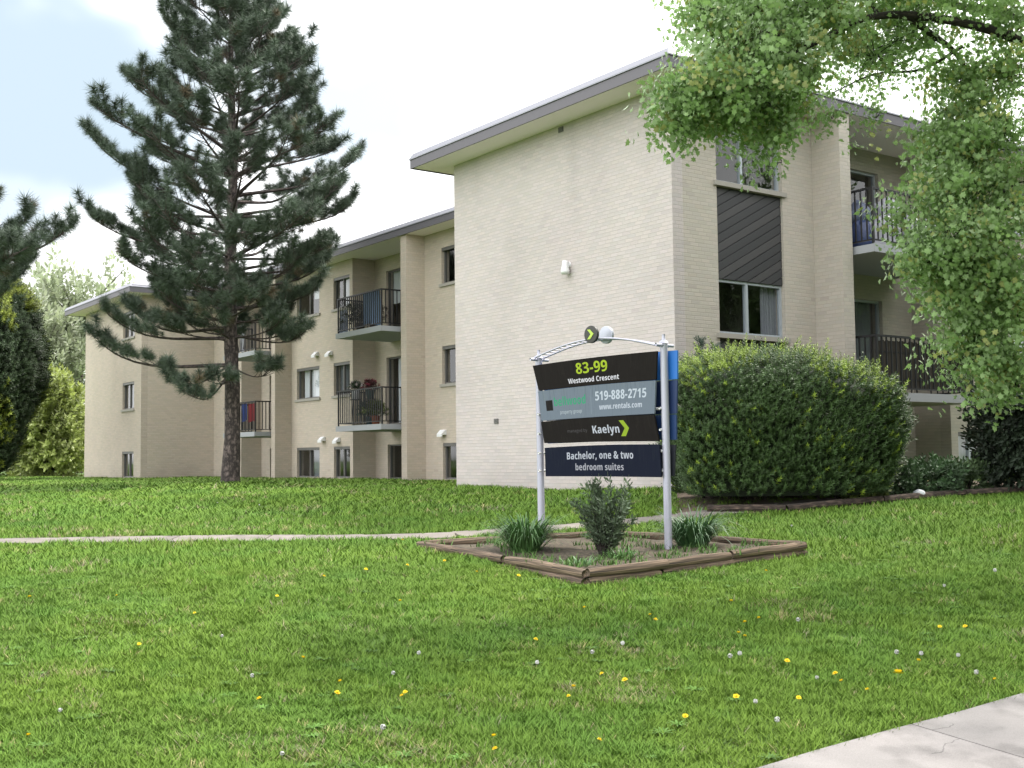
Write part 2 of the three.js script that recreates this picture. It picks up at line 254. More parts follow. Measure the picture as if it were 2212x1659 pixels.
wall('a', 3.7, 0.25, 0.85, -0.4, HW, 0.25, [], 1, 'brick_wall', SIDE); wall('a', 7.86, 0.25, 0.85, -0.4, HW, 0.25, [], 1, 'brick_wall', SIDE);
wall('a', 16.25, 0.25, 8, -0.4, HW, 0.25, []);
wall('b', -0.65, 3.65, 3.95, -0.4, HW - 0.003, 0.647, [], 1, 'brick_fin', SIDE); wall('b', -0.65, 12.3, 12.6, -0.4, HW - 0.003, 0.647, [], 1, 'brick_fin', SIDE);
// long recessed front
const FB = 3.66;
wall('a', FB, 6.68, 14.07, -0.4, HW, 0.25, holesAt(11.7, 12.88)); wall('a', FB, 18.03, 22.69, -0.4, HW, 0.25, [...holesAt(18.22, 19.3), ...holesAt(20.3, 21.98)]);
wall('a', FB, 26.65, 29.3, -0.4, HW, 0.25, holesAt(27.1, 28.2));
for (const [a0, a1] of [[14.07, 18.03], [22.69, 26.65]]) {
  wall('a', 4.46, a0, a1, -0.4, HW, 0.25, [[a0 + 1.55, a0 + 3.25, 4.45, 6.5], [a0 + 1.55, a0 + 3.25, 1.7, 3.78], [a0 + 1.5, a0 + 3.2, 0.02, 1.08]]);
  wall('b', a0 - 0.25, FB + 0.25, 4.46, -0.4, HW, 0.25, []); wall('b', a1, FB + 0.25, 4.46, -0.4, HW, 0.25, []);
  wall('b', a0 - 0.3, 3.05, FB - 0.003, -0.4, HW - 0.003, 0.3, [], 1, 'brick_fin');
  for (const [y0, y1, c] of [[4.45, 6.5, 0], [1.7, 3.78, 1], [0.02, 1.08, 2]]) {
    windowUnit('a', 4.46, a0 + (c === 2 ? 1.5 : 1.55), a0 + (c === 2 ? 3.2 : 3.25), y0, y1, { door: c < 2, noSill: true, curtain: c === 0 ? [[0, 1, M.curtain, 0.5, 1]] : c === 1 ? [[0.35, 0.8, M.curtain]] : [[0, 0.5, M.curtainG]] });
  }
}
// far wing at the left
wall('a', 0.8, 29.3, 36.45, -0.4, HW, 0.25, holesAt(30.1, 31.47)); wall('b', 29.3, 1.05, 3.66, -0.4, HW, 0.25, []);
wall('b', 36.2, 1.05, 14.5, -0.4, HW, 0.25, []); wall('a', 14.25, 8, 36.2, -0.4, HW, 0.25, []); wall('b', 8, 14.5, 16.5, -0.4, HW, 0.25, [], -1);
// windows
for (const [u0, u1, kind] of [[11.7, 12.88, 0], [18.22, 19.3, 1], [20.3, 21.98, 2], [27.1, 28.2, 1]]) lev.forEach(([y0, y1], r) => {
  const C = { curtain: null };
  if (kind === 0) C.curtain = r < 2 ? [[0, 0.25, M.curtainG]] : null;
  if (kind === 1) C.curtain = r === 0 ? [[0, 0.65, M.curtain]] : r === 1 ? [[0, 1, M.curtainG]] : [[0, 0.3, M.curtainG]];
  if (kind === 2) C.curtain = r === 0 ? [[0, 0.45, M.curtain, 0.55, 1]] : r === 1 ? [[0, 0.9, M.curtain]] : [[0.2, 0.5, M.curtainG]];
  windowUnit('a', FB, u0, u1, y0, y1, { lintel: true, light: false, noSill: r === 2, curtain: C.curtain });
});
lev.forEach(([y0, y1], r) => windowUnit('a', 0.8, 30.1, 31.47, y0, y1, { lintel: true, noSill: r === 2, curtain: r === 0 ? [[0, 0.5, M.curtain]] : r === 1 ? [[0.3, 0.7, M.curtainG]] : null }));
for (const [u0, u1] of [[8.1, 9.15], [10.2, 11.9], [14, 15.4]]) lev.forEach(([y0, y1], r) => windowUnit('b', 0, u0, u1, y0, y1, { lintel: true, light: true, noSill: r === 2, curtain: [[0.1, 0.9, M.curtain, 0.1, 0.95]] }));
for (const [y0, y1, c] of [[4.45, 6.5, 0], [1.73, 3.8, 1]]) windowUnit('b', 0.85, 5.15, 6.85, y0, y1, { door: true, light: true, noSill: true, curtain: c ? [[0.55, 0.95, M.curtainG]] : null });
windowUnit('b', 0.85, 5.3, 6.9, 0, 1.05, { noSill: true });
// window bay with dark diagonal boarding between the windows
const bayRows = [[5.42, 6.42], [2.74, 3.7], [0.06, 0.95]];
bayRows.forEach(([y0, y1], r) => windowUnit('b', 0, BAY[0], BAY[1], y0, y1, { light: true, noSill: r === 2, split: r ? 0.46 : 0.42, curtain: r === 1 ? [[0.78, 1, M.curtainG]] : null }));
for (const [y0, y1] of [[3.703, 5.33], [0.953, 2.65]]) {
  const panel = mesh('spandrel_panel', bm('b', 0, BAY[0] + 0.003, BAY[1] - 0.003, y0, y1, 0.07, 0.12), M.dark, bldg);
  const u0 = BAY[0] + 0.004, u1 = BAY[1] - 0.004, s = 0.52, step = 0.165, w = 0.15; let k = 0;
  for (let c = y0 - (u1 - u0) * s - step; c < y1; c += step, k++) {   // boards that rise to the right, clipped to the panel
    let poly = [[u0, c], [u1, c + (u1 - u0) * s], [u1, c + w + (u1 - u0) * s], [u0, c + w]];
    const clip = (P, yv, sg) => { const o = []; P.forEach((p, i) => { const q = P[(i + 1) % P.length], a = sg * (p[1] - yv), b = sg * (q[1] - yv); if (a >= 0) o.push(p); if (a * b < 0) { const t = a / (a - b); o.push([lerp(p[0], q[0], t), yv]); } }); return o; };
    poly = clip(clip(poly, y0, 1), y1, -1); if (poly.length < 3) continue;
    const sh = new THREE.Shape(poly.map(([x, y]) => new THREE.Vector2(x, y))), g = new THREE.ExtrudeGeometry(sh, { depth: 0.018, bevelEnabled: true, bevelThickness: 0.004, bevelSize: 0.004, bevelOffset: -0.004, bevelSegments: 1 });
    g.rotateY(-Math.PI / 2); g.translate(0.066, 0, 0);   // shape x runs along b
    mesh('board', g, k % 3 ? M.board : M.boardB, panel);
  }
}
// floors and inner partitions that close the rooms
for (const [y, n] of [[-0.98, 0], [1.62, 1], [4.34, 2], [6.93, 3]]) { mesh('floor', mergeGeometries([box(1.11, 6.42, y - 0.12, y, 0.26, 14.2), box(6.43, 29.2, y - 0.12, y, 4.72, 14.2), box(29.56, 36.15, y - 0.12, y, 1.06, 14.2)]), M.inside, bldg); }
mesh('partition', mergeGeometries([box(4.2, 4.3, -0.9, 6.7, 0.3, 14), box(8, 29, -0.9, 6.7, 8.5, 8.6), box(29.6, 36, -0.9, 6.7, 5, 5.1), ...[2.9, 7.4, 9.6].map((b) => box(1.15, 4.19, -0.9, 6.7, b, b + 0.1)), ...[13.9, 18.1, 22.6].map((a) => box(a, a + 0.1, -0.9, 6.7, 4.75, 8.49))]), M.inside, bldg);
// roof
{
  const roof = mesh('roof', mergeGeometries([box(-0.6, 7.3, 7.05, 7.2, -0.6, 16.9), box(7.301, 28.6, 7.05, 7.2, 3.06, 14.9), box(28.601, 37.05, 7.05, 7.2, 0.2, 14.9)]), std({ color: col(0.12, 0.12, 0.12) }), bldg);
  mesh('soffit', mergeGeometries([box(-0.655, 7.335, HW, HW + 0.04, -0.655, 17), box(7.336, 28.629, HW, HW + 0.04, 3.005, 15), box(28.63, 37.1, HW, HW + 0.04, 0.145, 15)]), M.soffit, roof);
  const prof = [[0, -0.02], [0.028, -0.02], [0.028, 0.165], [0, 0.17]], profT = [[0.002, 0.172], [0.05, 0.172], [0.05, 0.195], [-0.02, 0.31], [-0.1, 0.31]];
  const strip = (p, q, n, pr) => { const pos = [], idx = [], uv = []; pr.forEach(([o, h], i) => { const n0 = p.m, n1 = q.m; [[p, n0], [q, n1]].forEach(([e, mm]) => { pos.push(e.a + mm[0] * o, HW + h, e.b + mm[1] * o); uv.push(0, h); }); if (i) { const k = i * 2; idx.push(k - 2, k - 1, k, k - 1, k + 1, k); } }); const g = build(pos, idx, uv).toNonIndexed(); g.computeVertexNormals(); return g; };
  const loop = [[-0.66, 17], [-0.66, -0.66], [7.34, -0.66], [7.34, 3.0], [28.63, 3.0], [28.63, 0.14], [37.12, 0.14], [37.12, 15]];
  const nrm = loop.map((p, i) => { const d = (a, b) => { const l = Math.hypot(b[0] - a[0], b[1] - a[1]); return [(b[1] - a[1]) / l, -(b[0] - a[0]) / l]; }; const a = i ? d(loop[i - 1], p) : null, b = i < loop.length - 1 ? d(p, loop[i + 1]) : null; const s = a && b ? [a[0] + b[0], a[1] + b[1]] : a || b; return [-s[0] * -1, -s[1] * -1]; });
  // outward must point away from the roof: first segment (a = -0.66) must point to -a
  const sg = nrm[0][0] < 0 ? 1 : -1; const nodes = loop.map((p, i) => ({ a: p[0], b: p[1], m: [nrm[i][0] * sg, nrm[i][1] * sg] }));
  const fa = [], fl = []; for (let i = 1; i < nodes.length; i++) { fa.push(strip(nodes[i - 1], nodes[i], 0, prof)); fl.push(strip(nodes[i - 1], nodes[i], 0, profT)); }
  mesh('fascia', mergeGeometries(fa), M.fascia, roof); mesh('flashing', mergeGeometries(fl), M.flash, roof);
}
// balconies
const balBar = new THREE.BoxGeometry(0.023, 0.93, 0.023);
function balcony(axis, u0, u1, front, back, y) {   // slab from depth 'front' to 'back'; railing on three sides
  const B = (a, b, c, d, e, f) => (axis === 'a' ? box(a, b, e, f, c, d) : box(c, d, e, f, a, b));
  const bal = mesh('balcony', B(u0, u1, front, back, y - 0.15, y - 0.003), M.slab, bldg), r = 0.05;
  mesh('drip_edge', mergeGeometries([B(u0 - 0.012, u1 + 0.012, front - 0.012, front - 0.001, y - 0.155, y + 0.004)]), M.slab, bal);
  const bars = [], inBack = axis === 'a' ? FB - 0.02 : -0.02;
  const railSeg = (a, b, c, d) => { mesh('top_rail', B(a, b, c, d, y + 1.02, y + 1.06), M.rail, bal); mesh('bottom_rail', B(a, b, c, d, y + 0.07, y + 0.095), M.rail, bal); };
  railSeg(u0 + r - 0.02, u1 - r + 0.02, front + r - 0.02, front + r + 0.02); railSeg(u0 + r - 0.02, u0 + r + 0.02, front + r + 0.021, inBack); railSeg(u1 - r - 0.02, u1 - r + 0.02, front + r + 0.021, inBack);
  for (let u = u0 + r; u <= u1 - r + 0.01; u += (u1 - u0 - 2 * r) / 22) bars.push([u, front + r]);
  for (let d = front + r + 0.13; d < inBack; d += 0.125) bars.push([u0 + r, d], [u1 - r, d]);
  for (const [u, d] of bars) { const m = mesh('baluster', balBar, M.rail, bal); axis === 'a' ? m.position.set(u, y + 0.557, d) : m.position.set(d, y + 0.557, u); }
  for (const u of [u0 + r, u1 - r]) mesh('post', B(u - 0.019, u + 0.019, front + r - 0.019, front + r + 0.019, y, y + 1.019), M.rail, bal);
  return bal;
}
balcony('b', 4.05, 7.3, -1.05, 0.84, 4.45); balcony('b', 4.05, 7.3, -1.05, 0.84, 1.73);
for (const a0 of [14.07, 22.69]) for (const y of [4.4, 1.62]) balcony('a', a0 + 0.3, a0 + 3.0, 2.58, 4.45, y);
// small fittings on the walls
function fitting(name, axis, at0, u, y, make) { const p = axis === 'a' ? V(u, y, at0) : V(at0, y, u); const m = mesh(name, make(), M.white, bldg); m.position.copy(p); return m; }
const hood = () => { const s = new THREE.Shape([[0, 0.13], [0.05, 0.13], [0.16, 0.02], [0.16, -0.05], [0.14, -0.05], [0.14, 0], [0, 0]].map((p) => new THREE.Vector2(...p))); const g = new THREE.ExtrudeGeometry(s, { depth: 0.24, bevelEnabled: true, bevelSize: 0.006, bevelThickness: 0.006, bevelSegments: 1 }); g.rotateY(Math.PI / 2); g.translate(-0.12, 0, -0.004); return g; };
for (const [u, y] of [[20.46, 4.05], [19.5, 4.0], [20.0, 1.25], [18.98, 1.2], [12.81, 1.28]]) fitting('vent_hood', 'a', FB, u, y, hood);
fitting('wall_lamp', 'a', 0, 2.78, 4.17, () => { const g = new THREE.LatheGeometry([[0.001, 0.14], [0.05, 0.13], [0.06, 0.05], [0.085, -0.06], [0.08, -0.12], [0.001, -0.13]].map((p) => new THREE.Vector2(...p)), 14); g.translate(0, 0, -0.1); return mergeGeometries([g, new THREE.CylinderGeometry(0.06, 0.06, 0.04, 12).rotateX(Math.PI / 2).translate(0, 0.06, -0.02), box(-0.02, 0.02, 0.03, 0.08, -0.1, 0)].map((q) => (q.index ? q.toNonIndexed() : q))); });
for (const [u, y] of [[2.96, 6.86], [5.19, 1.37]]) { const m = fitting('vent_grille', 'a', 0, u, y, () => mergeGeometries([box(-0.07, 0.07, -0.05, 0.05, -0.02, -0.001), ...[-0.03, 0, 0.03].map((k) => box(-0.06, 0.06, k - 0.008, k + 0.008, -0.03, -0.021))])); m.material = M.frameD; }
{ const m = fitting('fin_lamp', 'a', 3.05, 22.55, 3.95, () => mergeGeometries([box(-0.07, 0.07, -0.16, 0.1, -0.1, -0.001), box(-0.09, 0.09, 0.101, 0.13, -0.14, -0.001)])); m.material = M.frameD; }

// ------------------------------------------------------------------ the sign
const SG = { L: V(0.33, 0, -13.8), e: V(0.70441307, 0, 0.70979027), n: V(-0.70979027, 0, 0.70441307), len: 1.86 };
const sign = thing('property_sign', 'two sided grey post sign with four dark and grey panels beside the timber bed', 'sign', V(0, 0, 0));
const SP = (s, y, w) => SG.L.clone().addScaledVector(SG.e, s).addScaledVector(SG.n, w).setY(y);
sign.position.copy(SP(0.93, -0.45, 0)); const rel = (p) => p.sub(sign.position);
const sp = (s, y, w) => rel(SP(s, y, w));
for (const [s, y0, y1] of [[0, -0.75, 1.8], [1.875, -0.75, 1.83]]) {
  const post = mesh('post', taper([sp(s, y0, 0), sp(s - 0.01, y1, 0)], [0.042, 0.042], 16), M.post, sign);
  mesh('finial', taper([sp(s - 0.01, y1 + 0.001, 0), sp(s - 0.01, y1 + 0.02, 0), sp(s - 0.01, y1 + 0.04, 0), sp(s - 0.01, y1 + 0.1, 0)], [0.05, 0.05, 0.02, 0.018], 12), M.post, post);
  mesh('cross_arm', taper([sp(s, y1 - 0.02, 0.15), sp(s, y1 - 0.02, -0.15)], [0.018, 0.018], 8), M.post, post);
}
function panelGeo(q, w, th) {   // q: TL TR BR BL as [s, y]; bulges along its top a little; front face uv 0..1
  const nx = 16, pos = [], uv = [], idx = [];
  for (const d of [w + th / 2, w - th / 2]) for (let i = 0; i <= nx; i++) { const t = i / nx, c = 0.012 * Math.sin(t * Math.PI); const top = [lerp(q[0][0], q[1][0], t), lerp(q[0][1], q[1][1], t) + c], bo = [lerp(q[3][0], q[2][0], t), lerp(q[3][1], q[2][1], t) + c * 0.4]; for (const [p, v] of [[top, 1], [bo, 0]]) { const P = sp(p[0], p[1], d); pos.push(P.x, P.y, P.z); uv.push(t, v); } }
  const k = (nx + 1) * 2; for (let i = 0; i < nx; i++) { const a = i * 2; idx.push(a, a + 1, a + 2, a + 1, a + 3, a + 2); idx.push(k + a, k + a + 2, k + a + 1, k + a + 1, k + a + 2, k + a + 3); }
  const g = build(pos, idx, uv).toNonIndexed();
  const ed = [], ei = [], eu = []; const ring = []; for (let i = 0; i <= nx; i++) ring.push(i * 2); for (let i = nx; i >= 0; i--) ring.push(i * 2 + 1);
  ring.forEach((r, j) => { const s = ring[(j + 1) % ring.length], b = ed.length / 3; for (const v of [r, s, s + k, r + k]) { ed.push(pos[v * 3], pos[v * 3 + 1], pos[v * 3 + 2]); eu.push(0.01, 0.5); } ei.push(b, b + 1, b + 2, b, b + 2, b + 3); });
  const e2 = build(ed, ei, eu).toNonIndexed(); g.computeVertexNormals(); return mergeGeometries([g, e2]);
}
function printTex(bg, draw) { const c = document.createElement('canvas'); c.width = 1024; c.height = 192; const x = c.getContext('2d'); x.fillStyle = bg; x.fillRect(0, 0, 1024, 192); draw(x); const rr = rng(bg.length + bg.charCodeAt(2) * 7); for (let i = 0; i < 260; i++) { x.fillStyle = rr() < 0.5 ? 'rgba(150,145,135,0.035)' : 'rgba(0,0,0,0.05)'; const w = 2 + rr() * 26, h = 10 + rr() * 90; x.fillRect(rr() * 1024, rr() < 0.5 ? 0 : rr() * 160, w * 0.3, h); } const t = new THREE.CanvasTexture(c); t.colorSpace = THREE.SRGBColorSpace; return t; }
const text = (x, s, px, py, font, fill, w) => { x.font = font; x.fillStyle = fill; x.textAlign = 'center'; x.textBaseline = 'middle'; x.fillText(s, px, py, w); };
const chevron = (x, cx, cy, h, c) => { x.fillStyle = c; x.beginPath(); x.moveTo(cx - h * 0.32, cy - h * 0.5); x.lineTo(cx + h * 0.02, cy - h * 0.5); x.lineTo(cx + h * 0.34, cy); x.lineTo(cx + h * 0.02, cy + h * 0.5); x.lineTo(cx - h * 0.32, cy + h * 0.5); x.lineTo(cx + h * 0.02, cy); x.closePath(); x.fill(); };
const panels = [
  [[[-0.034, 1.709], [1.835, 1.745], [1.811, 1.44], [0.06, 1.408]], printTex('#282523', (x) => { text(x, '83-99', 500, 66, 'bold 108px sans-serif', '#b4cc3c', 350); text(x, 'Westwood Crescent', 505, 150, 'bold 50px sans-serif', '#eceaf2', 440); })],
  [[[0.048, 1.397], [1.808, 1.43], [1.783, 1.073], [0.098, 1.048]], printTex('#7d8894', (x) => { x.fillStyle = '#2c2a2a'; x.fillRect(62, 66, 64, 66); text(x, 'bellwood', 285, 80, 'bold 74px sans-serif', '#46a67c', 300); text(x, 'property group', 290, 148, '30px sans-serif', '#bcc5cc', 280); x.fillStyle = '#8e99a5'; x.fillRect(476, 20, 4, 152); text(x, '519-888-2715', 735, 66, 'bold 76px sans-serif', '#d2dbe6', 440); text(x, 'www.rentals.com', 735, 134, 'bold 44px sans-serif', '#cfd6e2', 440); })],
  [[[0.092, 1.036], [1.777, 1.061], [1.835, 0.775], [0.139, 0.785]], printTex('#272422', (x) => { text(x, 'managed by', 330, 98, '34px sans-serif', '#5c5a5c', 250); text(x, 'Kaelyn', 590, 96, 'bold 84px sans-serif', '#c9ced8', 250); chevron(x, 755, 92, 120, '#9fb93a'); })],
  [[[0.145, 0.73], [1.842, 0.742], [1.858, 0.39], [0.154, 0.395]], printTex('#212635', (x) => { text(x, 'Bachelor, one & two', 505, 62, 'bold 62px sans-serif', '#c6cad4', 600); text(x, 'bedroom suites', 500, 134, 'bold 58px sans-serif', '#b4b4bc', 480); })],
];
for (const [q, map] of panels) mesh('panel', panelGeo(q, 0.07, 0.022), new THREE.MeshPhysicalMaterial({ map, color: col(0.62, 0.62, 0.64), roughness: 0.8, specularIntensity: 0.12, side: THREE.DoubleSide }), sign);
const backCols = [col(0.02, 0.15, 0.5), col(0.012, 0.03, 0.1), col(0.012, 0.04, 0.13), col(0.012, 0.014, 0.022)];
[[[-0.03, 1.72], [2.0, 1.75], [1.99, 1.44], [0.02, 1.41]], [[0.02, 1.4], [1.99, 1.43], [1.97, 1.07], [0.05, 1.05]], [[0.05, 1.04], [1.965, 1.06], [1.96, 0.79], [0.06, 0.78]], [[0.06, 0.73], [1.95, 0.735], [1.92, 0.4], [0.07, 0.4]]].forEach((q, i) => mesh('panel', panelGeo(q, -0.07, 0.022), std({ color: backCols[i], roughness: 0.5 }), sign));
for (const y of [1.13, 0.9, 0.67, 0.46]) for (const s of [1.835, 0.02]) mesh('bracket', taper([sp(s, y, -0.06), sp(s, y, 0.058)], [0.014, 0.014], 8), M.white, sign);
for (const y of [1.13, 0.67, 0.47]) mesh('bracket', taper([sp(1.74, y, -0.01), sp(1.87, y, -0.01)], [0.016, 0.016], 8), M.white, sign);
{ // arched truss with two discs
  const N = 26, arc = (t, w) => sp(lerp(-0.02, 1.87, t), 1.795 + 0.175 * Math.sin(Math.PI * (0.04 + 0.92 * t)) - 0.02, w);
  const line = (w) => taper(Array.from({ length: N + 1 }, (_, i) => arc(i / N, w)), new Array(N + 1).fill(0.011), 8);
  mesh('arch', line(0.075), M.post, sign); mesh('arch', line(-0.075), M.post, sign);
  for (let i = 1; i < 24; i++) mesh('rung', rod(arc(i / 24, 0.075), arc(i / 24, -0.075), 0.007, 6), M.post, sign);
  const disc = (s, y, w, r) => { const g = new THREE.LatheGeometry([[0.0005, -0.02], [r - 0.006, -0.02], [r, -0.014], [r, 0.014], [r - 0.006, 0.02], [0.0005, 0.02]].map((p) => new THREE.Vector2(...p)), 32); g.rotateX(Math.PI / 2); g.rotateY(Math.atan2(SG.n.x, SG.n.z)); const P = sp(s, y, w); g.translate(P.x, P.y, P.z); return g; };
  const front = mesh('emblem_disc', disc(0.931, 2.0, 0.11, 0.1), std({ color: col(0.03, 0.03, 0.025), roughness: 0.5 }), sign);
  const sh = new THREE.Shape(); [[-0.045, 0.055], [-0.005, 0.055], [0.05, 0], [-0.005, -0.055], [-0.045, -0.055], [0.005, 0]].forEach(([x, y], i) => (i ? sh.lineTo(x, y) : sh.moveTo(x, y)));
  const cg = new THREE.ExtrudeGeometry(sh, { depth: 0.005, bevelEnabled: false }); cg.rotateY(Math.atan2(SG.n.x, SG.n.z)); const P = sp(0.931, 2.0, 0.131); cg.translate(P.x, P.y, P.z); mesh('chevron', cg, std({ color: col(0.42, 0.55, 0.1) }), front);
  mesh('emblem_disc', disc(0.963, 2.005, -0.11, 0.1), std({ color: col(0.42, 0.44, 0.5), roughness: 0.35, metalness: 0.3 }), sign);
}

// ------------------------------------------------------------------ blades, leaves and shoots
function bladeGeo(list) { // list: {x, z, az, lean, h, w, curl}
  const pos = [], idx = []; for (const b of list) { const dx = Math.cos(b.az), dz = Math.sin(b.az), sx = -dz, sz = dx, k = pos.length / 3, n = b.n ?? 2; for (let i = 0; i <= n; i++) { const t = i / n, w = b.w * (1 - t * t) * 0.5 + (i === n ? 0.0003 : 0), r = b.lean * t + b.curl * t * t, y = b.h * (t - b.drop * t * t * t); pos.push(b.x + dx * r - sx * w, y, b.z + dz * r - sz * w, b.x + dx * r + sx * w, y, b.z + dz * r + sz * w); if (i) { const q = k + i * 2; idx.push(q - 2, q - 1, q, q - 1, q + 1, q); } } }
  return build(pos, idx);
}
function tuft(seed, n, rad, h, w, nn = 2) { const r = rng(seed), L = []; for (let i = 0; i < n; i++) { const a = r() * 6.283, q = rad * Math.sqrt(r()); L.push({ x: Math.cos(a) * q, z: Math.sin(a) * q, az: r() * 6.283, lean: h * (0.1 + 0.45 * r()), curl: h * 0.45 * r(), drop: 0.25 * r(), h: h * (0.55 + 0.6 * r()), w: w * (0.7 + 0.6 * r()), n: nn }); } return bladeGeo(L); }
const mat4 = (p, q, s) => new THREE.Matrix4().compose(p, q, typeof s === 'number' ? V(s, s, s) : s);
const Q = (ax, an) => new THREE.Quaternion().setFromAxisAngle(ax, an), Y = V(0, 1, 0);
const toDir = (d) => new THREE.Quaternion().setFromUnitVectors(Y, d.clone().normalize());

// ------------------------------------------------------------------ timber bed under the sign
const PB = [[-1.14, -13.9, 0.09], [0.64, -10.45, 0.165], [3.1, -12.4, 0.15], [1.15, -14.6, 0.09]].map(([x, z, h]) => V(x, gy(x, z) + h, z));

const bedPoly = PB.map((p) => [p.x, p.z]);
{
  const bed = thing('timber_bed', 'low garden bed edged with weathered round timbers around the sign', 'garden bed', V(0.94, -0.5, -12.7)); const o = bed.position; const r = rng(5);
  const logMat = [0, 1, 2].map((k) => std({ map: woodMap, color: col(0.44 + k * 0.05, 0.39 + k * 0.05, 0.37 + k * 0.04), roughness: 1 }));
  const log = (a, b, k) => { const n = 14, pts = [], rad = []; for (let i = 0; i <= n; i++) { const t = i / n; pts.push(a.clone().lerp(b, t).sub(o).add(V((vnoise(t * 4, k, 1) - 0.5) * 0.018, (vnoise(t * 3, k, 2) - 0.5) * 0.014, (vnoise(t * 4, k, 3) - 0.5) * 0.018))); rad.push(i === 0 || i === n ? 0.037 : 0.044 + 0.004 * vnoise(t * 9, k)); } mesh('timber', taper(pts, rad, 12, 0.05, k), logMat[k % 3], bed); };
  const course = (dy, sp0, k0) => { const e = PB.map((p) => p.clone().add(V(0, dy, 0))); const cut = (i, j, ts, k) => { let a = 0; ts.concat(1).forEach((t, m) => { const d = e[j].clone().sub(e[i]); log(e[i].clone().addScaledVector(d, a + 0.004), e[i].clone().addScaledVector(d, t - 0.006), k + m); a = t; }); }; cut(0, 1, [sp0[0]], k0); cut(1, 2, [sp0[1]], k0 + 3); cut(2, 3, [0.45], k0 + 6); cut(3, 0, [0.5], k0 + 9); };
  course(-0.045, [0.59, 0.62], 1); course(-0.13, [0.35, 0.3], 20);
  const pos = [], idx = [], uv = [], n = 14; for (let j = 0; j <= n; j++) for (let i = 0; i <= n; i++) { const u = i / n, v = j / n, a = PB[0].clone().lerp(PB[1], u), b = PB[3].clone().lerp(PB[2], u), p = a.lerp(b, v).sub(o); pos.push(p.x, Math.max(p.y - 0.07, gy(p.x + o.x, p.z + o.z) - o.y + 0.02) + 0.03 * Math.sin(u * Math.PI) * Math.sin(v * Math.PI) + 0.03 * (vnoise(u * 18, v * 18) - 0.5), p.z); uv.push(u * 3, v * 3); if (i && j) { const q = j * (n + 1) + i, c = q - n - 1; idx.push(c - 1, q - 1, c, c, q - 1, q); } }
  mesh('soil', build(pos, idx, uv), std({ map: tex(256, 256, (i, j) => { const v = 0.5 + fbm(i / 9, j / 9, 2, 4) + (hash3(i, j, 4) - 0.5) * 0.5; return [0.3 * v, 0.265 * v, 0.215 * v]; }, true), roughness: 1 }), bed);
  { const rr = rng(9), wd = []; for (let i = 0; i < 420; i++) { const u = rr(), v = rr(), a = PB[0].clone().lerp(PB[1], u), p = a.lerp(PB[3].clone().lerp(PB[2], u), v); if (fbm(p.x * 1.7 + 2, p.z * 1.7, 4, 2) < 0.5) continue; const q = 0.7 + 0.6 * rr(); wd.push({ m: mat4(V(p.x - o.x, Math.max(p.y - 0.05, gy(p.x, p.z) + 0.03) - o.y, p.z - o.z), Q(Y, rr() * 6.28), 0.8 + 0.9 * rr()), c: col(0.075 * q, 0.15 * q, 0.03 * q) }); } inst('weeds', tuft(6, 9, 0.05, 0.07, 0.008, 2), std({ roughness: 0.9 }), wd, bed); }
}


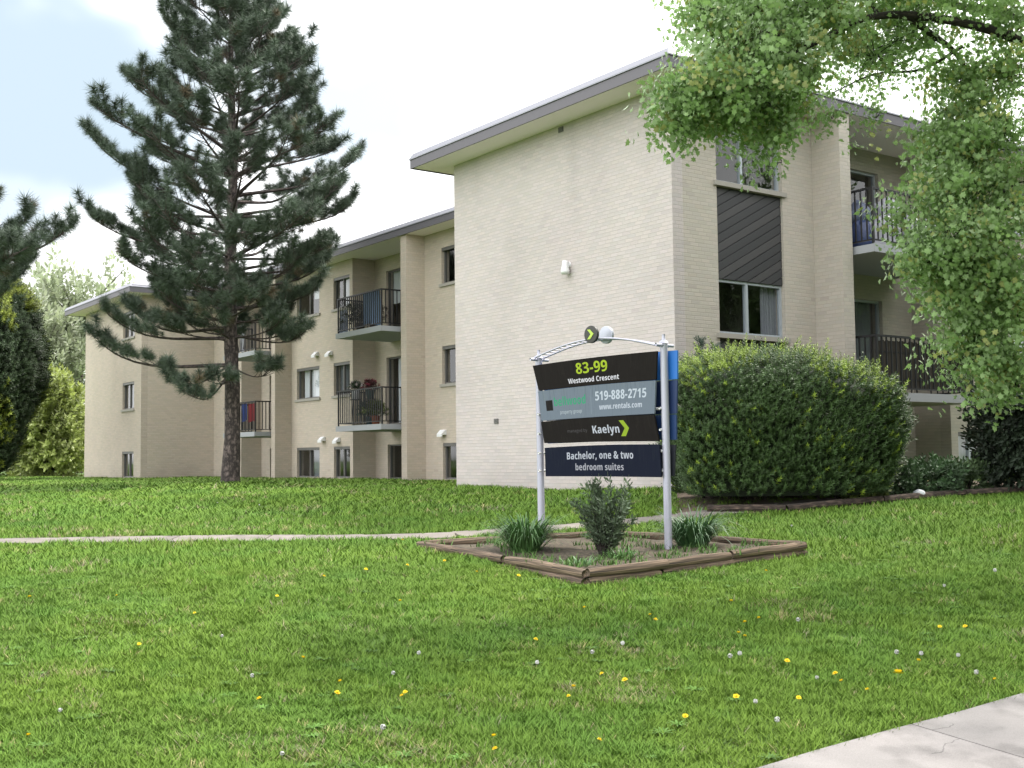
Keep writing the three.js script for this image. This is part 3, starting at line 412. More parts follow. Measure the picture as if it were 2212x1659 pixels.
// lawn grass
{
  const r = rng(77), near = [], mid = [], far = [];
  const bushBed = [[2.3, -16.0], [5.3, -16.6], [9, -18.3], [12, -22], [2.75, -19.3]];
  const ok = (x, z) => {
    if (inPoly(x, z, bedPoly)) return false; const [a, b] = toLocal(x, z); if (a > -0.05 && b > -0.05 && (a < 6.75 || b > 3.6 || (a > 29.2 && b > 0.75))) return false;
    const sx = (x - SW.o[0]) * SW.n[0] + (z - SW.o[1]) * SW.n[1]; if (sx > -0.03 + 0.16 * (fbm(x * 5, z * 5, 1, 3) - 0.42)) return false;
    if (Math.abs(z - pathZ(x)) < 0.29 + 0.16 * (vnoise(x * 4, z * 4) - 0.5)) return false; return !inPoly(x, z, bushBed) || (r() < 0.25 && z > -18);
  };
  const color = (x, z) => {
    const n = fbm(x * 0.7 + 9, z * 0.7, 3, 3), m = fbm(x * 2.6, z * 2.6 + 4, 8, 3), dry = sstep(fbm(x * 1.3 + 30, z * 1.3, 5, 3), 0.6, 0.72), u = r(); let R = 0.122 + 0.028 * (n - 0.5) * 2, G = 0.216 + 0.028 * (n - 0.5) * 2, B = 0.022;
    const k = 0.88 + 0.24 * m + 0.14 * (u - 0.5); R *= k; G *= k; B *= k; if (sstep(m, 0.56, 0.66) > r()) { R *= 0.88; G *= 0.95; B *= 1.05; }
    if (r() < 0.018 + 0.2 * dry) return col(0.3 * (0.7 + 0.5 * u), 0.27 * (0.7 + 0.5 * u), 0.13); return col(R, G, B);
  };
  const put = (arr, x, z, s, hs = 1) => { if (!ok(x, z)) return; const q = Q(Y, r() * 6.283); arr.push({ m: mat4(V(x, gy(x, z) - 0.004, z), q, V(s, s * hs * (0.6 + 0.55 * fbm(x * 1.1, z * 1.1, 2, 3) + 0.3 * r()), s)), c: color(x, z) }); };
  const scatter = (arr, d0, d1, per, s, hs, wd = 1.3) => { const n = Math.round(((d1 * d1 - d0 * d0) / 2) * wd * per); for (let i = 0; i < n; i++) { const d = Math.sqrt(d0 * d0 + r() * (d1 * d1 - d0 * d0)), x = (r() - 0.5) * wd * d; put(arr, x, -d, s * (0.8 + 0.4 * r()), hs); } };
  scatter(near, 4.6, 8, 950, 1, 0.85); scatter(near, 8, 12, 480, 1.15, 0.85); scatter(mid, 12, 18, 200, 1.5, 0.75); scatter(mid, 18, 26, 75, 2.2, 0.55); scatter(far, 26, 60, 16, 4.2, 0.32, 1.7); scatter(far, 60, 110, 3.5, 8, 0.2, 1.6);
  const gm = std({ color: 0xffffff, roughness: 0.9 });
  const g = new THREE.Group(); g.name = uniq('lawn_grass'); scene.add(g); tag(g, 'short mown green grass covering the lawn with a few dry blades', 'grass', null, 'stuff');
  const weeds = []; for (let i = 0; i < 700; i++) { const d = Math.sqrt(25 + r() * 300), x = (r() - 0.5) * d, z = -d; if (!ok(x, z) || fbm(x * 0.9 + 50, z * 0.9, 2, 3) < 0.52) continue; const q = 0.7 + 0.5 * r(); weeds.push({ m: mat4(V(x, gy(x, z) + 0.012, z), Q(Y, r() * 6.283), 0.4 + 0.35 * r()), c: col(0.09 * q, 0.185 * q, 0.03 * q) }); }
  { const L = []; for (let i = 0; i < 11; i++) L.push({ x: 0, z: 0, az: i * 2.4, lean: 0.09, curl: 0.02, drop: 0.6, h: 0.045 + 0.01 * (i % 3), w: 0.026, n: 4 }); inst('broad_weeds', bladeGeo(L), gm, weeds, g); }
  inst('grass_blades', tuft(1, 13, 0.055, 0.062, 0.006, 2), gm, near, g); inst('grass_blades', tuft(2, 12, 0.06, 0.062, 0.007, 2), gm, mid, g); inst('grass_blades', tuft(3, 11, 0.065, 0.06, 0.008, 1), gm, far, g);
}

// dandelions
{
  const head = (seed, petals, R0, ball) => {
    const r = rng(seed), pos = [], idx = [];
    if (ball) { const P = []; for (let i = 0; i < 70; i++) { const d = V(r() - 0.5, r() - 0.5, r() - 0.5).normalize(), s = d.clone().cross(V(0.3, 0.7, 0.2)).normalize(), b = pos.length / 3, e = d.clone().multiplyScalar(R0), t = d.clone().cross(s); for (const v of [[0, 0], [1, 0], [0, 1], [-1, 0], [0, -1]]) { const q = v[0] || v[1] ? e.clone().addScaledVector(s, v[0] * 0.005).addScaledVector(t, v[1] * 0.005) : V(0, 0, 0); pos.push(q.x, q.y, q.z); } idx.push(b + 1, b + 2, b + 3, b + 1, b + 3, b + 4, b, b + 1, b + 3); } return build(pos, idx); }
    for (let ring = 0; ring < 3; ring++) { const n = Math.round(petals * (1 - ring * 0.2)); for (let i = 0; i < n; i++) { const a = (i / n) * 6.283 + ring, L = R0 * (1 - ring * 0.25) * (0.85 + 0.3 * r()), up = 0.15 + ring * 0.55, b = pos.length / 3, w = 0.0028; const c = Math.cos(a), s = Math.sin(a); pos.push(0, 0, 0, c * L - s * w, L * up, s * L + c * w, c * L + s * w, L * up, s * L - c * w); idx.push(b, b + 1, b + 2); } }
    return build(pos, idx);
  };
  const hg = [head(1, 26, 0.019), head(2, 22, 0.017)], wg = head(5, 0, 0.02, true), stemM = std({ color: col(0.2, 0.26, 0.09) }), ym = std({ color: col(0.8, 0.6, 0.02) }), wm = std({ color: col(0.5, 0.5, 0.48) });
  const make = (name, hgeo, hm, h, label, group) => { const g = thing(name, label, 'dandelion', V(0, 0, 0), 0, group); mesh('stem', taper([V(0, -0.01, 0), V(0.006, h * 0.5, 0.004), V(0.002, h, 0)], [0.0024, 0.002, 0.0018], 5), stemM, g); const hd = mesh(hm === ym ? 'flower_head' : 'seed_head', hgeo, hm, g); hd.position.set(0.002, h, 0); hd.rotation.set(0.35, 0, 0.1); return g; };
  const GY = 'yellow dandelions open in the front lawn', GW = 'white dandelion seed heads in the front lawn';
  const ys = [[64, 1297], [252, 1290], [598, 1293], [655, 1433], [735, 1485], [728, 1510], [875, 1507], [868, 1512], [560, 1523], [62, 1600], [1068, 1607], [1070, 1637], [1240, 1497], [1228, 1512], [1295, 1612], [1300, 1465], [1157, 1392], [1350, 1483], [1263, 1322], [1405, 1335], [1416, 1346], [1580, 1307], [1610, 1382], [1596, 1376], [1610, 1355], [2085, 1363], [2030, 1362], [1985, 1440], [1805, 1470], [1818, 1480], [1874, 1500], [1640, 1345], [865, 1305], [790, 1236], [880, 1226], [1120, 1250], [870, 1170], [1655, 1240], [1590, 1520], [1725, 1520], [300, 1400], [1030, 1240], [960, 1215], [1480, 1560], [700, 1250], [2150, 1480], [1700, 1440], [420, 1330]];
  const ws = [[130, 1545], [545, 1470], [850, 1463], [1160, 1440], [1765, 1473], [1938, 1420], [1990, 1422], [2070, 1425], [2110, 1465], [1632, 1527], [1680, 1570], [828, 1588], [1578, 1430], [1598, 1424], [1710, 1137], [1280, 1420], [610, 1640], [1345, 1400], [1725, 1350], [905, 1420], [480, 1380], [470, 1085], [560, 1090], [2150, 1240], [2040, 1270]];
  const r = rng(31); const place = (g, px, py, wht) => { const p = hitGround(px, py + 6); g.position.set(p.x, gy(p.x, p.z) - 0.004, p.z); g.rotation.y = r() * 6.28; const s = (wht ? 0.55 : 0.68) + 0.3 * r(); const zone = p.z < -15.3 ? 'on the upper lawn beyond the path' : px > 1480 ? 'in the front lawn right of the sign' : px < 900 ? 'in the front lawn left of the timber bed' : 'in the front lawn below the timber bed'; g.userData.label = (wht ? 'white dandelion seed head ' : 'small yellow dandelion ') + zone; g.userData.group = (wht ? 'white seed heads ' : 'yellow dandelions ') + zone; g.scale.setScalar(s); };
  const y0 = make('dandelion', hg[0], ym, 0.06, 'small yellow dandelion open in the green front lawn', GY), w0 = make('dandelion_clock', wg, wm, 0.075, 'white round dandelion seed head standing in the front lawn', GW);
  ys.forEach(([x, y], i) => { let g = y0; if (i) { g = y0.clone(); g.name = uniq('dandelion'); scene.add(g); } place(g, x, y); }); ws.forEach(([x, y], i) => { let g = w0; if (i) { g = w0.clone(); g.name = uniq('dandelion_clock'); scene.add(g); } place(g, x, y, true); });
  const big = make('dandelion', head(9, 34, 0.03), ym, 0.07, 'largest yellow dandelion, in the grass near the concrete sidewalk at lower right'); place(big, 1942, 1474); big.scale.setScalar(1.05);
}

// plants in the timber bed
function lilyClump(name, label, base, seed, n, h, c) {
  const r = rng(seed), g = thing(name, label, 'plant', base); const L = []; for (let i = 0; i < n; i++) { const a = r() * 6.283, q = 0.13 * Math.sqrt(r()); L.push({ x: Math.cos(a) * q, z: Math.sin(a) * q, az: a + (r() - 0.5) * 1.2, lean: h * (0.15 + 0.6 * r()), curl: h * 0.45 * r(), drop: 0.3 + 0.55 * r(), h: h * (0.7 + 0.7 * r()), w: 0.014 + 0.01 * r(), n: 7 }); }
  const tones = [0.85, 1, 1.2]; tones.forEach((t, k) => { const m = mesh('leaves', bladeGeo(L.filter((_, i) => i % 3 === k)), leafMat(0.2, { color: col(c[0] * t, c[1] * t, c[2] * t), roughness: 0.5 }), g); m.userData.kind = 'stuff'; }); return g;
}
lilyClump('daylily', 'clump of arching strap leaves at the left side of the sign bed', V(0.13, -0.44, -12.75), 3, 480, 0.55, [0.075, 0.17, 0.045]);
lilyClump('daylily', 'darker strap leaved clump in the bed to the right of the right sign post', V(1.96, -0.42, -12.75), 8, 430, 0.54, [0.055, 0.135, 0.045]);
lilyClump('daylily', 'low grassy clump between the shrub and the right sign post', V(1.1, -0.46, -11.75), 12, 70, 0.2, [0.1, 0.22, 0.06]);
lilyClump('daylily', 'small grassy tuft in the bed at the foot of the grey green shrub', V(0.62, -0.45, -11.25), 13, 40, 0.14, [0.09, 0.2, 0.06]);
lilyClump('daylily', 'small pale green sprout at the right end of the timber bed', V(2.42, -0.44, -12.55), 15, 26, 0.12, [0.14, 0.25, 0.09]);
function leafSprig(seed, n, len, lw, ll, spread = 1) {   // a twig along +y with n pointed leaves
  const r = rng(seed), pos = [], idx = []; for (let i = 0; i < n; i++) { const t = 0.15 + 0.85 * (i / n), a = i * 2.4 + r(), el = 0.25 + 0.9 * r() * spread, d = V(Math.cos(a) * Math.cos(el), Math.sin(el), Math.sin(a) * Math.cos(el)), s = d.clone().cross(V(r() - 0.5, 1, r() - 0.5)).normalize(), u = d.clone().cross(s), o = V(Math.cos(a) * 0.01, t * len, Math.sin(a) * 0.01), L = ll * (0.7 + 0.6 * r()), w = lw * (0.8 + 0.4 * r()), b = pos.length / 3; for (const [p, q, h] of [[0, 0, 0], [0.35, 0.5, 0.06], [0.35, -0.5, 0.06], [0.7, 0.42, 0.02], [0.7, -0.42, 0.02], [1, 0, -0.06]]) { const P = o.clone().addScaledVector(d, p * L).addScaledVector(s, q * w).addScaledVector(u, h * L); pos.push(P.x, P.y, P.z); } idx.push(b, b + 1, b + 2, b + 1, b + 3, b + 2, b + 2, b + 3, b + 4, b + 3, b + 5, b + 4); }
  return build(pos, idx);
}
{ // grey-green shrub in the middle of the bed
  const g = thing('bed_shrub', 'upright grey green leafy shrub in the middle of the sign bed', 'shrub', V(0.93, -0.45, -12.0)); const r = rng(21), st = [], it = [];
  for (let i = 0; i < 46; i++) { const a = r() * 6.283, sp1 = 0.06 + 0.28 * r(), h = 0.46 + 0.36 * r() - sp1 * 0.3, tip = V(Math.cos(a) * sp1, h, Math.sin(a) * sp1), mid = V(tip.x * 0.35, h * 0.5, tip.z * 0.35), b = V(tip.x * 0.12, 0, tip.z * 0.12); const c = new THREE.QuadraticBezierCurve3(b, mid, tip); st.push(taper(c.getPoints(5), [0.007, 0.006, 0.005, 0.004, 0.003, 0.002], 5)); for (let k = 0; k < 9; k++) { const t = 0.3 + 0.7 * (k / 8), p = c.getPoint(t), d = c.getTangent(t).add(V((r() - 0.5) * 1.5, (r() - 0.2) * 0.7, (r() - 0.5) * 1.5)), q = 0.75 + 0.5 * r(); it.push({ m: mat4(p, toDir(d), 0.7 + 0.5 * r()), c: col(0.095 * q, 0.14 * q, 0.075 * q) }); } }
  mesh('stem', mergeGeometries(st), M.barkD, g); inst('leaves', leafSprig(4, 10, 0.1, 0.022, 0.055), leafMat(0.2), it, g);
}

// ------------------------------------------------------------------ yew bush and other evergreens
function shootGeo(seed, n, L, w, h) { const r = rng(seed), pos = [], idx = []; for (let i = 0; i < n; i++) { const t = i / n, a = i * 2.4 + r() * 0.5, el = 0.5 + 0.4 * r(), d = V(Math.cos(a) * Math.cos(el), Math.sin(el), Math.sin(a) * Math.cos(el)), s = d.clone().cross(Y).normalize(), o = V(0, t * h, 0), b = pos.length / 3, l = L * (1 - 0.4 * t); for (const [p, q] of [[0, 0.5], [0, -0.5], [1, 0]]) { const P = o.clone().addScaledVector(d, p * l).addScaledVector(s, q * w); pos.push(P.x, P.y, P.z); } idx.push(b, b + 1, b + 2); } return build(pos, idx); }
{
  const g = thing('yew_bush', 'big rounded dark green yew bush with lime new growth against the brick side wall', 'bush', V(4.0, gy(4.0, -17.5) + 0.1, -17.5)); const r = rng(51), it = [];
  const hX = 1.66, hZ = 1.0, H = 2.08, ex = 4.2; const surf = (a, v) => { // superellipse plan, boxy with a domed top
    const c = Math.cos(a), s = Math.sin(a), q = Math.pow(Math.pow(Math.abs(c), ex) + Math.pow(Math.abs(s), ex), -1 / ex), k = Math.pow(Math.max(0, 1 - Math.pow(v, 12)), 0.5) * (0.86 + 0.14 * Math.sin(Math.min(1, v * 1.6) * Math.PI * 0.5)); return V(c * q * hX * k, 0, s * q * hZ * k); };
  const top = (x) => H * (1 - 0.17 * sstep(x, 0.3, 1.66) - 0.05 * sstep(-x, 0.9, 1.66));
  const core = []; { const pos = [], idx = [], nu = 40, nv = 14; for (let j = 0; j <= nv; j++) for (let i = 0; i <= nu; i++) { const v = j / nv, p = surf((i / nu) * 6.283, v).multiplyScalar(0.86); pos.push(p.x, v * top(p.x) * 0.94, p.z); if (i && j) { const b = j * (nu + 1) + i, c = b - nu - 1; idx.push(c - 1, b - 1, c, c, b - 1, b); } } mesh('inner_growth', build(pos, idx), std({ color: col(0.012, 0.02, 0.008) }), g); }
  for (let i = 0; i < 15000; i++) {
    const a = r() * 6.283, v = Math.pow(r(), 0.8), e = surf(a, v), topc = top(e.x), l = fbm(Math.cos(a) * 3.2 + 7, v * 3.4, Math.sin(a) * 3.2, 3), k = 0.8 + 0.32 * l + 0.05 * r(), p = V(e.x * k, v * topc * (0.93 + 0.11 * l), e.z * k); if (v > 0.93) { const q = Math.sqrt(r()); p.x *= q * 1.15; p.z *= q * 1.15; }
    if (r() < 0.06) { p.multiplyScalar(1.05); p.y += 0.06 * r() * v; }
    const out = V(e.x / hX / hX, v > 0.9 ? 1.1 : 0.25, e.z / hZ / hZ).normalize().add(V((r() - 0.5) * 1.1, r() * 0.55, (r() - 0.5) * 1.1)); const fresh = r() < (0.05 + 0.5 * sstep(v, 0.72, 0.98)) * sstep(l, 0.42, 0.6) * 1.5, u = 0.7 + 0.6 * r();
    it.push({ m: mat4(p, toDir(out), 1 + 0.7 * r()), c: fresh ? col(0.18 * u, 0.26 * u, 0.02 * u) : col(0.04 * u, 0.08 * u, 0.017 * u) });
  }
  inst('foliage', shootGeo(2, 16, 0.045, 0.011, 0.12), std({ roughness: 0.6 }), it, g);
  const st = []; for (let i = 0; i < 9; i++) { const x = (i / 8 - 0.5) * 2.6; st.push(taper([V(x * 0.8, -0.05, 0.2), V(x, 0.5, 0.3)], [0.03, 0.02], 6)); } mesh('stem', mergeGeometries(st), M.barkD, g);
}
for (const [x, y, lab] of [[1512, 735, 'thin dark conifer tip poking up behind the left end of the yew bush'], [1543, 748, 'second short dark conifer tip just right of the first behind the yew']]) {
  const top = at(x, y, 18.1), base = onGround(top.x, top.z), g = thing('young_conifer', lab, 'conifer', base), h = top.y - base.y, r = rng(x), it = []; mesh('trunk', taper([V(0, 0, 0), V(0, h, 0)], [0.03, 0.006], 6), M.barkD, g);
  for (let i = 0; i < 420; i++) { const t = r(), a = r() * 6.283, q = (0.02 + 0.3 * (1 - t)) * Math.sqrt(r()), u = 0.7 + 0.6 * r(); it.push({ m: mat4(V(Math.cos(a) * q, t * h, Math.sin(a) * q), toDir(V(Math.cos(a), 0.9, Math.sin(a))), 1), c: col(0.03 * u, 0.055 * u, 0.035 * u) }); } inst('foliage', shootGeo(7, 14, 0.05, 0.011, 0.12), std({}), it, g);
}
function roundBush(name, label, cat, base, R, H, n, c, seed, s = 1, geo, tr = 0.25) {
  const g = thing(name, label, cat, base), r = rng(seed), it = []; for (let i = 0; i < n; i++) { const d = V(r() - 0.5, r() * 0.95 - 0.36, r() - 0.5).normalize(), l = fbm(d.x * 2.4 + seed, d.y * 2.4, d.z * 2.4, 3), k = Math.pow(r(), 0.35) * (0.6 + 0.75 * l), u = 0.6 + 0.8 * r(); const p = V(d.x * R * k, Math.max(0.02, H * 0.42 + d.y * H * 0.6 * k), d.z * R * k); it.push({ m: mat4(p, toDir(d.add(V((r() - 0.5), 0.4 + r() * 0.5, (r() - 0.5)))), s * (0.7 + 0.6 * r())), c: col(c[0] * u, c[1] * u, c[2] * u) }); }
  const st = []; for (let i = 0; i < 5; i++) { const a = i * 1.26; st.push(taper([V(Math.cos(a) * R * 0.08, -0.05, Math.sin(a) * R * 0.08), V(Math.cos(a) * R * 0.45, H * 0.55, Math.sin(a) * R * 0.45)], [R * 0.03 + 0.006, R * 0.012 + 0.003], 6)); } mesh('stem', mergeGeometries(st), M.barkD, g);
  inst('foliage', geo, leafMat(tr), it, g); return g;
}
const sprigS = leafSprig(11, 8, 0.14, 0.035, 0.075), sprigL = leafSprig(12, 12, 0.9, 0.2, 0.42);
// bed in front of the balcony side: edging kerb, low plants, white stone
{
  const K = [[2.75, -16.55, 0.01], [3.8, -16.25, 0.0], [5.3, -16.75, 0.03], [6.7, -17.3, 0.05], [8.4, -17.8, 0.08], [10.5, -18.5, 0.1]];
  const kerb = thing('bed_edging', 'low brown timber edging of the planting bed along the path at right', 'edging', V(5, 0, -16.8)); const o = kerb.position;
  for (let i = 1; i < K.length; i++) { const P = (k) => V(K[k][0], gy(K[k][0], K[k][1]) + 0.055, K[k][1]).sub(o); const a = P(i - 1), b = P(i), d = b.clone().sub(a); mesh('timber', taper([a.clone().addScaledVector(d, 0.004), a.clone().addScaledVector(d, 0.5), a.clone().addScaledVector(d, 0.996)], [0.06, 0.066, 0.06], 10, 0.15, i), std({ map: barkMap, color: col(0.38, 0.3, 0.25), roughness: 1 }), kerb); }
  const pos = [], idx = [], pts = [[2.3, -16.5], [3.8, -16.2], [5.3, -16.7], [6.7, -17.25], [8.4, -17.75], [10.5, -18.45], [12, -23], [7, -23], [4.5, -20.7], [2.75, -19.5]]; const cx = 6, cz = -19; const N = 5; pts.forEach(([x, z]) => { for (let k = 0; k <= N; k++) { const t = k / N, X = lerp(cx, x, t), Z = lerp(cz, z, t); pos.push(X, gy(X, Z) + 0.02, Z); } }); for (let i = 0; i < pts.length; i++) for (let k = 0; k < N; k++) { const a = i * (N + 1) + k, b = ((i + 1) % pts.length) * (N + 1) + k; idx.push(a, a + 1, b, a + 1, b + 1, b); }
  tag(mesh('planting_soil', build(pos, idx), M.soil), 'dark bare soil of the planting bed beside the brick side wall', 'soil', null, 'structure');
  roundBush('bed_plant', 'low dark leafy plant in the bed under the lower right balcony', 'plant', onGround(5.75, -17.4), 0.34, 0.42, 260, [0.05, 0.1, 0.035], 61, 1, sprigS);
  roundBush('bed_plant', 'green leafy plant beside the white ball in the right bed', 'plant', onGround(6.35, -17.6), 0.4, 0.5, 300, [0.06, 0.12, 0.045], 62, 1, sprigS);
  roundBush('bed_plant', 'small yellow green sprig at the left end of the right bed', 'plant', onGround(5.15, -17.1), 0.25, 0.3, 160, [0.12, 0.16, 0.03], 63, 1, sprigS);
  roundBush('bed_plant', 'loose leafy plant under the basement window in the right bed', 'plant', onGround(7.0, -18.1), 0.38, 0.4, 220, [0.07, 0.12, 0.04], 64, 1, sprigS);
  const sg = new THREE.IcosahedronGeometry(0.1, 3); { const p = sg.attributes.position; for (let i = 0; i < p.count; i++) { const v = V().fromBufferAttribute(p, i), k = 1 + 0.25 * (fbm(v.x * 9 + 3, v.y * 9, v.z * 9, 2) - 0.5); p.setXYZ(i, v.x * k * 1.05, v.y * k * 0.9, v.z * k); } sg.computeVertexNormals(); }
  const st = mesh('stone', sg, std({ color: col(0.45, 0.47, 0.5) })); const sp0 = at(1985, 1047, 17.05); st.position.set(sp0.x, gy(sp0.x, sp0.z) + 0.07, sp0.z); tag(st, 'small pale round stone at the front of the right planting bed', 'stone');
  const fg = slabGeo([7.15, -17.75], [0.93, -0.36], [0.36, 0.93], 0.75, 0.45, 0.05, 0.08, 3); tag(mesh('flagstone', fg, M.conc), 'flat grey flagstone lying in the right bed near the white stone', 'paving stone');
}
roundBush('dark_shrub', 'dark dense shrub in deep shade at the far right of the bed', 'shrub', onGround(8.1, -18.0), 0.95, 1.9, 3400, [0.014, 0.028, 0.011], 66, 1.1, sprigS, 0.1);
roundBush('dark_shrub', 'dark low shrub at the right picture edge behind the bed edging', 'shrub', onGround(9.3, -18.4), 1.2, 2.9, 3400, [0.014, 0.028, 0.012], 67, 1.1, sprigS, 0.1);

// ------------------------------------------------------------------ pines
const needleTuft = (seed, n = 170, L = 0.18, w = 0.009, sh = 0.24) => { const r = rng(seed), pos = [], idx = []; for (let i = 0; i < n; i++) { const t = 0.25 + 0.75 * Math.pow(r(), 0.8), a = r() * 6.283, el = -0.25 + 1.5 * r() * (0.45 + 0.55 * t), d = V(Math.cos(a) * Math.cos(el), Math.sin(el), Math.sin(a) * Math.cos(el)), s = d.clone().cross(V(r() - 0.5, r() - 0.5, r() - 0.5)).normalize(), o = V(0, t * sh, 0), b = pos.length / 3; for (const [p, q] of [[0, 0.5], [0, -0.5], [1, 0]]) { const P = o.clone().addScaledVector(d, p * L * (0.75 + 0.5 * ((i * 0.618) % 1))).addScaledVector(s, q * w); pos.push(P.x, P.y, P.z); } idx.push(b, b + 1, b + 2); } return build(pos, idx); };
const needles = [needleTuft(1), needleTuft(2)], needleMat = std({ roughness: 0.6 });
function pine(label, base, H, r0, env, h0, seed, opt = {}) {
  const g = thing('pine_tree', label, 'pine tree', base), r = rng(seed), it = [[], []], limbs = [];
  const lean = opt.lean ?? 0, axis = (h) => V(lean * h + 0.05 * Math.sin(h * 0.9), h, 0.05 * Math.cos(h * 0.7)), rad = (h) => r0 * Math.pow(Math.max(0.02, 1 - h / H), 0.75) * (1 + 0.35 * Math.exp(-h * 3));
  const tp = [], tr = []; for (let h = -0.3; h <= H; h += 0.5) { tp.push(axis(h)); tr.push(rad(Math.max(0, h))); } mesh('trunk', taper(tp, tr, 14, 0.25, seed), M.bark, g);
  const tuftAt = (p, d, s) => { const u = 0.65 + 0.7 * r(), dd = d.clone().normalize().add(V((r() - 0.5) * 0.7, 0.35 + 0.6 * r(), (r() - 0.5) * 0.7)); it[r() < 0.5 ? 0 : 1].push({ m: mat4(p, toDir(dd), s * (0.6 + 0.65 * r())), c: r() < 0.03 ? col(0.14 * u, 0.11 * u, 0.065 * u) : col(0.095 * u, 0.13 * u, 0.09 * u) }); };
  const limb = (h, az, L, rise, dens = 1) => {
    const b = axis(h), d = V(Math.cos(az), 0, Math.sin(az)), dr = -0.1 * L * (opt.droop ?? 1), c = new THREE.CubicBezierCurve3(b, b.clone().addScaledVector(d, L * 0.35).add(V(0, L * rise * 0.5, 0)), b.clone().addScaledVector(d, L * 0.75).add(V((r() - 0.5) * 0.3, L * rise + dr, (r() - 0.5) * 0.3)), b.clone().addScaledVector(d, L).add(V(0, L * rise + 0.22 * L * r() + 0.1, 0)));
    const pts = c.getPoints(9), r1 = Math.min(0.075, 0.014 + 0.015 * L); limbs.push(taper(pts, pts.map((_, i) => r1 * (1 - i / 10.5)), 6));
    const nt = Math.round((6 + L * 5.8) * dens * (0.75 + 0.5 * r())); for (let k = 0; k < nt; k++) { if (fbm(az * 3 + h * 2, k * 0.9, h, 2) < 0.36) continue;
      const t = 0.42 + 0.58 * Math.pow((k + 0.5) / nt, 0.75), p = c.getPoint(t), tg = c.getTangent(t), sd = k % 2 ? 1 : -1, side = tg.clone().cross(Y).normalize().multiplyScalar(sd), l = (0.28 + 0.6 * r()) * (1.15 - t * 0.6) * Math.min(1.1, 0.45 + L * 0.28), e = p.clone().addScaledVector(tg, l * 0.65).addScaledVector(side, l * (0.5 + 0.4 * r())).add(V(0, l * (0.1 + 0.35 * r()), 0)); const m = p.clone().lerp(e, 0.5).add(V(0, -0.03, 0));
      limbs.push(taper([p, m, e], [0.012, 0.009, 0.005], 4)); const dd = e.clone().sub(p); tuftAt(e, dd, 1.3); tuftAt(p.clone().lerp(e, 0.78), dd.clone().add(V(r() - 0.5, r() * 0.5, r() - 0.5).multiplyScalar(0.4)), 0.95); if (r() < 0.4) tuftAt(p.clone().lerp(e, 0.5), dd.clone().add(V(r() - 0.5, r(), r() - 0.5).multiplyScalar(0.6)), 0.85);
    }
    tuftAt(pts[9], c.getTangent(1), 1.15); tuftAt(pts[8], c.getTangent(0.9).add(V(0, 0.6, 0)), 1);
  };
  let az0 = r() * 6; for (let h = h0; h < H - 0.35; h += 0.42 + 0.2 * r()) { const n = 6; az0 += 0.7; for (let k = 0; k < n; k++) { const az = az0 + (k / n) * 6.283 + (r() - 0.5) * 0.5, rise = lerp(0.1, 0.55, sstep(h / H, 0.25, 0.95)) + 0.12 * (r() - 0.5), L = Math.max(0.2, env(h + 0.2 + env(h, Math.cos(az)) * rise * 0.9, Math.cos(az)) - 0.15) * (0.7 + 0.36 * r()); limb(h + (r() - 0.5) * 0.25, az, L, rise); } }
  (opt.extra || []).forEach((e) => limb(...e)); for (let k = 0; k < 7; k++) tuftAt(axis(H - 0.1 * k), V(r() - 0.5, 2, r() - 0.5), 1);
  mesh('limbs', mergeGeometries(limbs), M.bark, g).userData.kind = 'stuff'; it.forEach((l, i) => inst('needles', needles[i], needleMat, l, g)); return g;
}
const table = (T) => (h) => { if (h <= T[0][0]) return T[0][1]; for (let i = 1; i < T.length; i++) if (h <= T[i][0]) return lerp(T[i - 1][1], T[i][1], (h - T[i - 1][0]) / (T[i][0] - T[i - 1][0])); return T[T.length - 1][1]; };
{
  const b0 = at(498, 1037, 32), base = V(b0.x, gy(b0.x, b0.z), b0.z); const eL = table([[3.8, 2.0], [5.2, 2.3], [6.4, 3.7], [8.2, 3.9], [9.4, 3.9], [10.6, 3.0], [11.8, 2.5], [13, 1.9], [14.3, 1.4], [16, 0.4]]), eR = table([[3.8, 1.8], [5.2, 2.1], [6.2, 3.4], [8, 3.8], [9.4, 3.8], [10.6, 2.8], [11.8, 2.4], [13, 1.9], [14.3, 1.3], [16, 0.4]]);
  pine('tall dark pine on the lawn in front of the long brick facade', base, 16, 0.225, (h, c) => lerp(eL(h), eR(h), (c + 1) / 2), 4.0, 101, { extra: [[3.25, Math.PI * 1.02, 3.9, 0.02, 0.9], [4.0, Math.PI * 0.95, 3.3, 0.02, 1], [4.3, Math.PI * 1.1, 3.2, 0.0, 1], [3.3, Math.PI * 0.8, 1.7, -0.5, 0.9], [3.2, 0.3, 1.1, -0.35, 0.8], [4.1, -0.1, 1.9, -0.12, 1], [3.1, 2.0, 1.6, -0.6, 0.8], [3.0, 1.6, 1.3, -0.3, 0.7]] });
}
{
  const b0 = at(-212, 1040, 27), base = V(b0.x, gy(b0.x, b0.z), b0.z); const e = table([[3.4, 2], [4.6, 3.2], [5.8, 3.6], [6.8, 3.3], [7.8, 1.6], [8.6, 0.5]]);
  pine('pine at the left picture edge, only its outer branches in view', base, 8.6, 0.2, (h) => e(h), 3.9, 202);
}

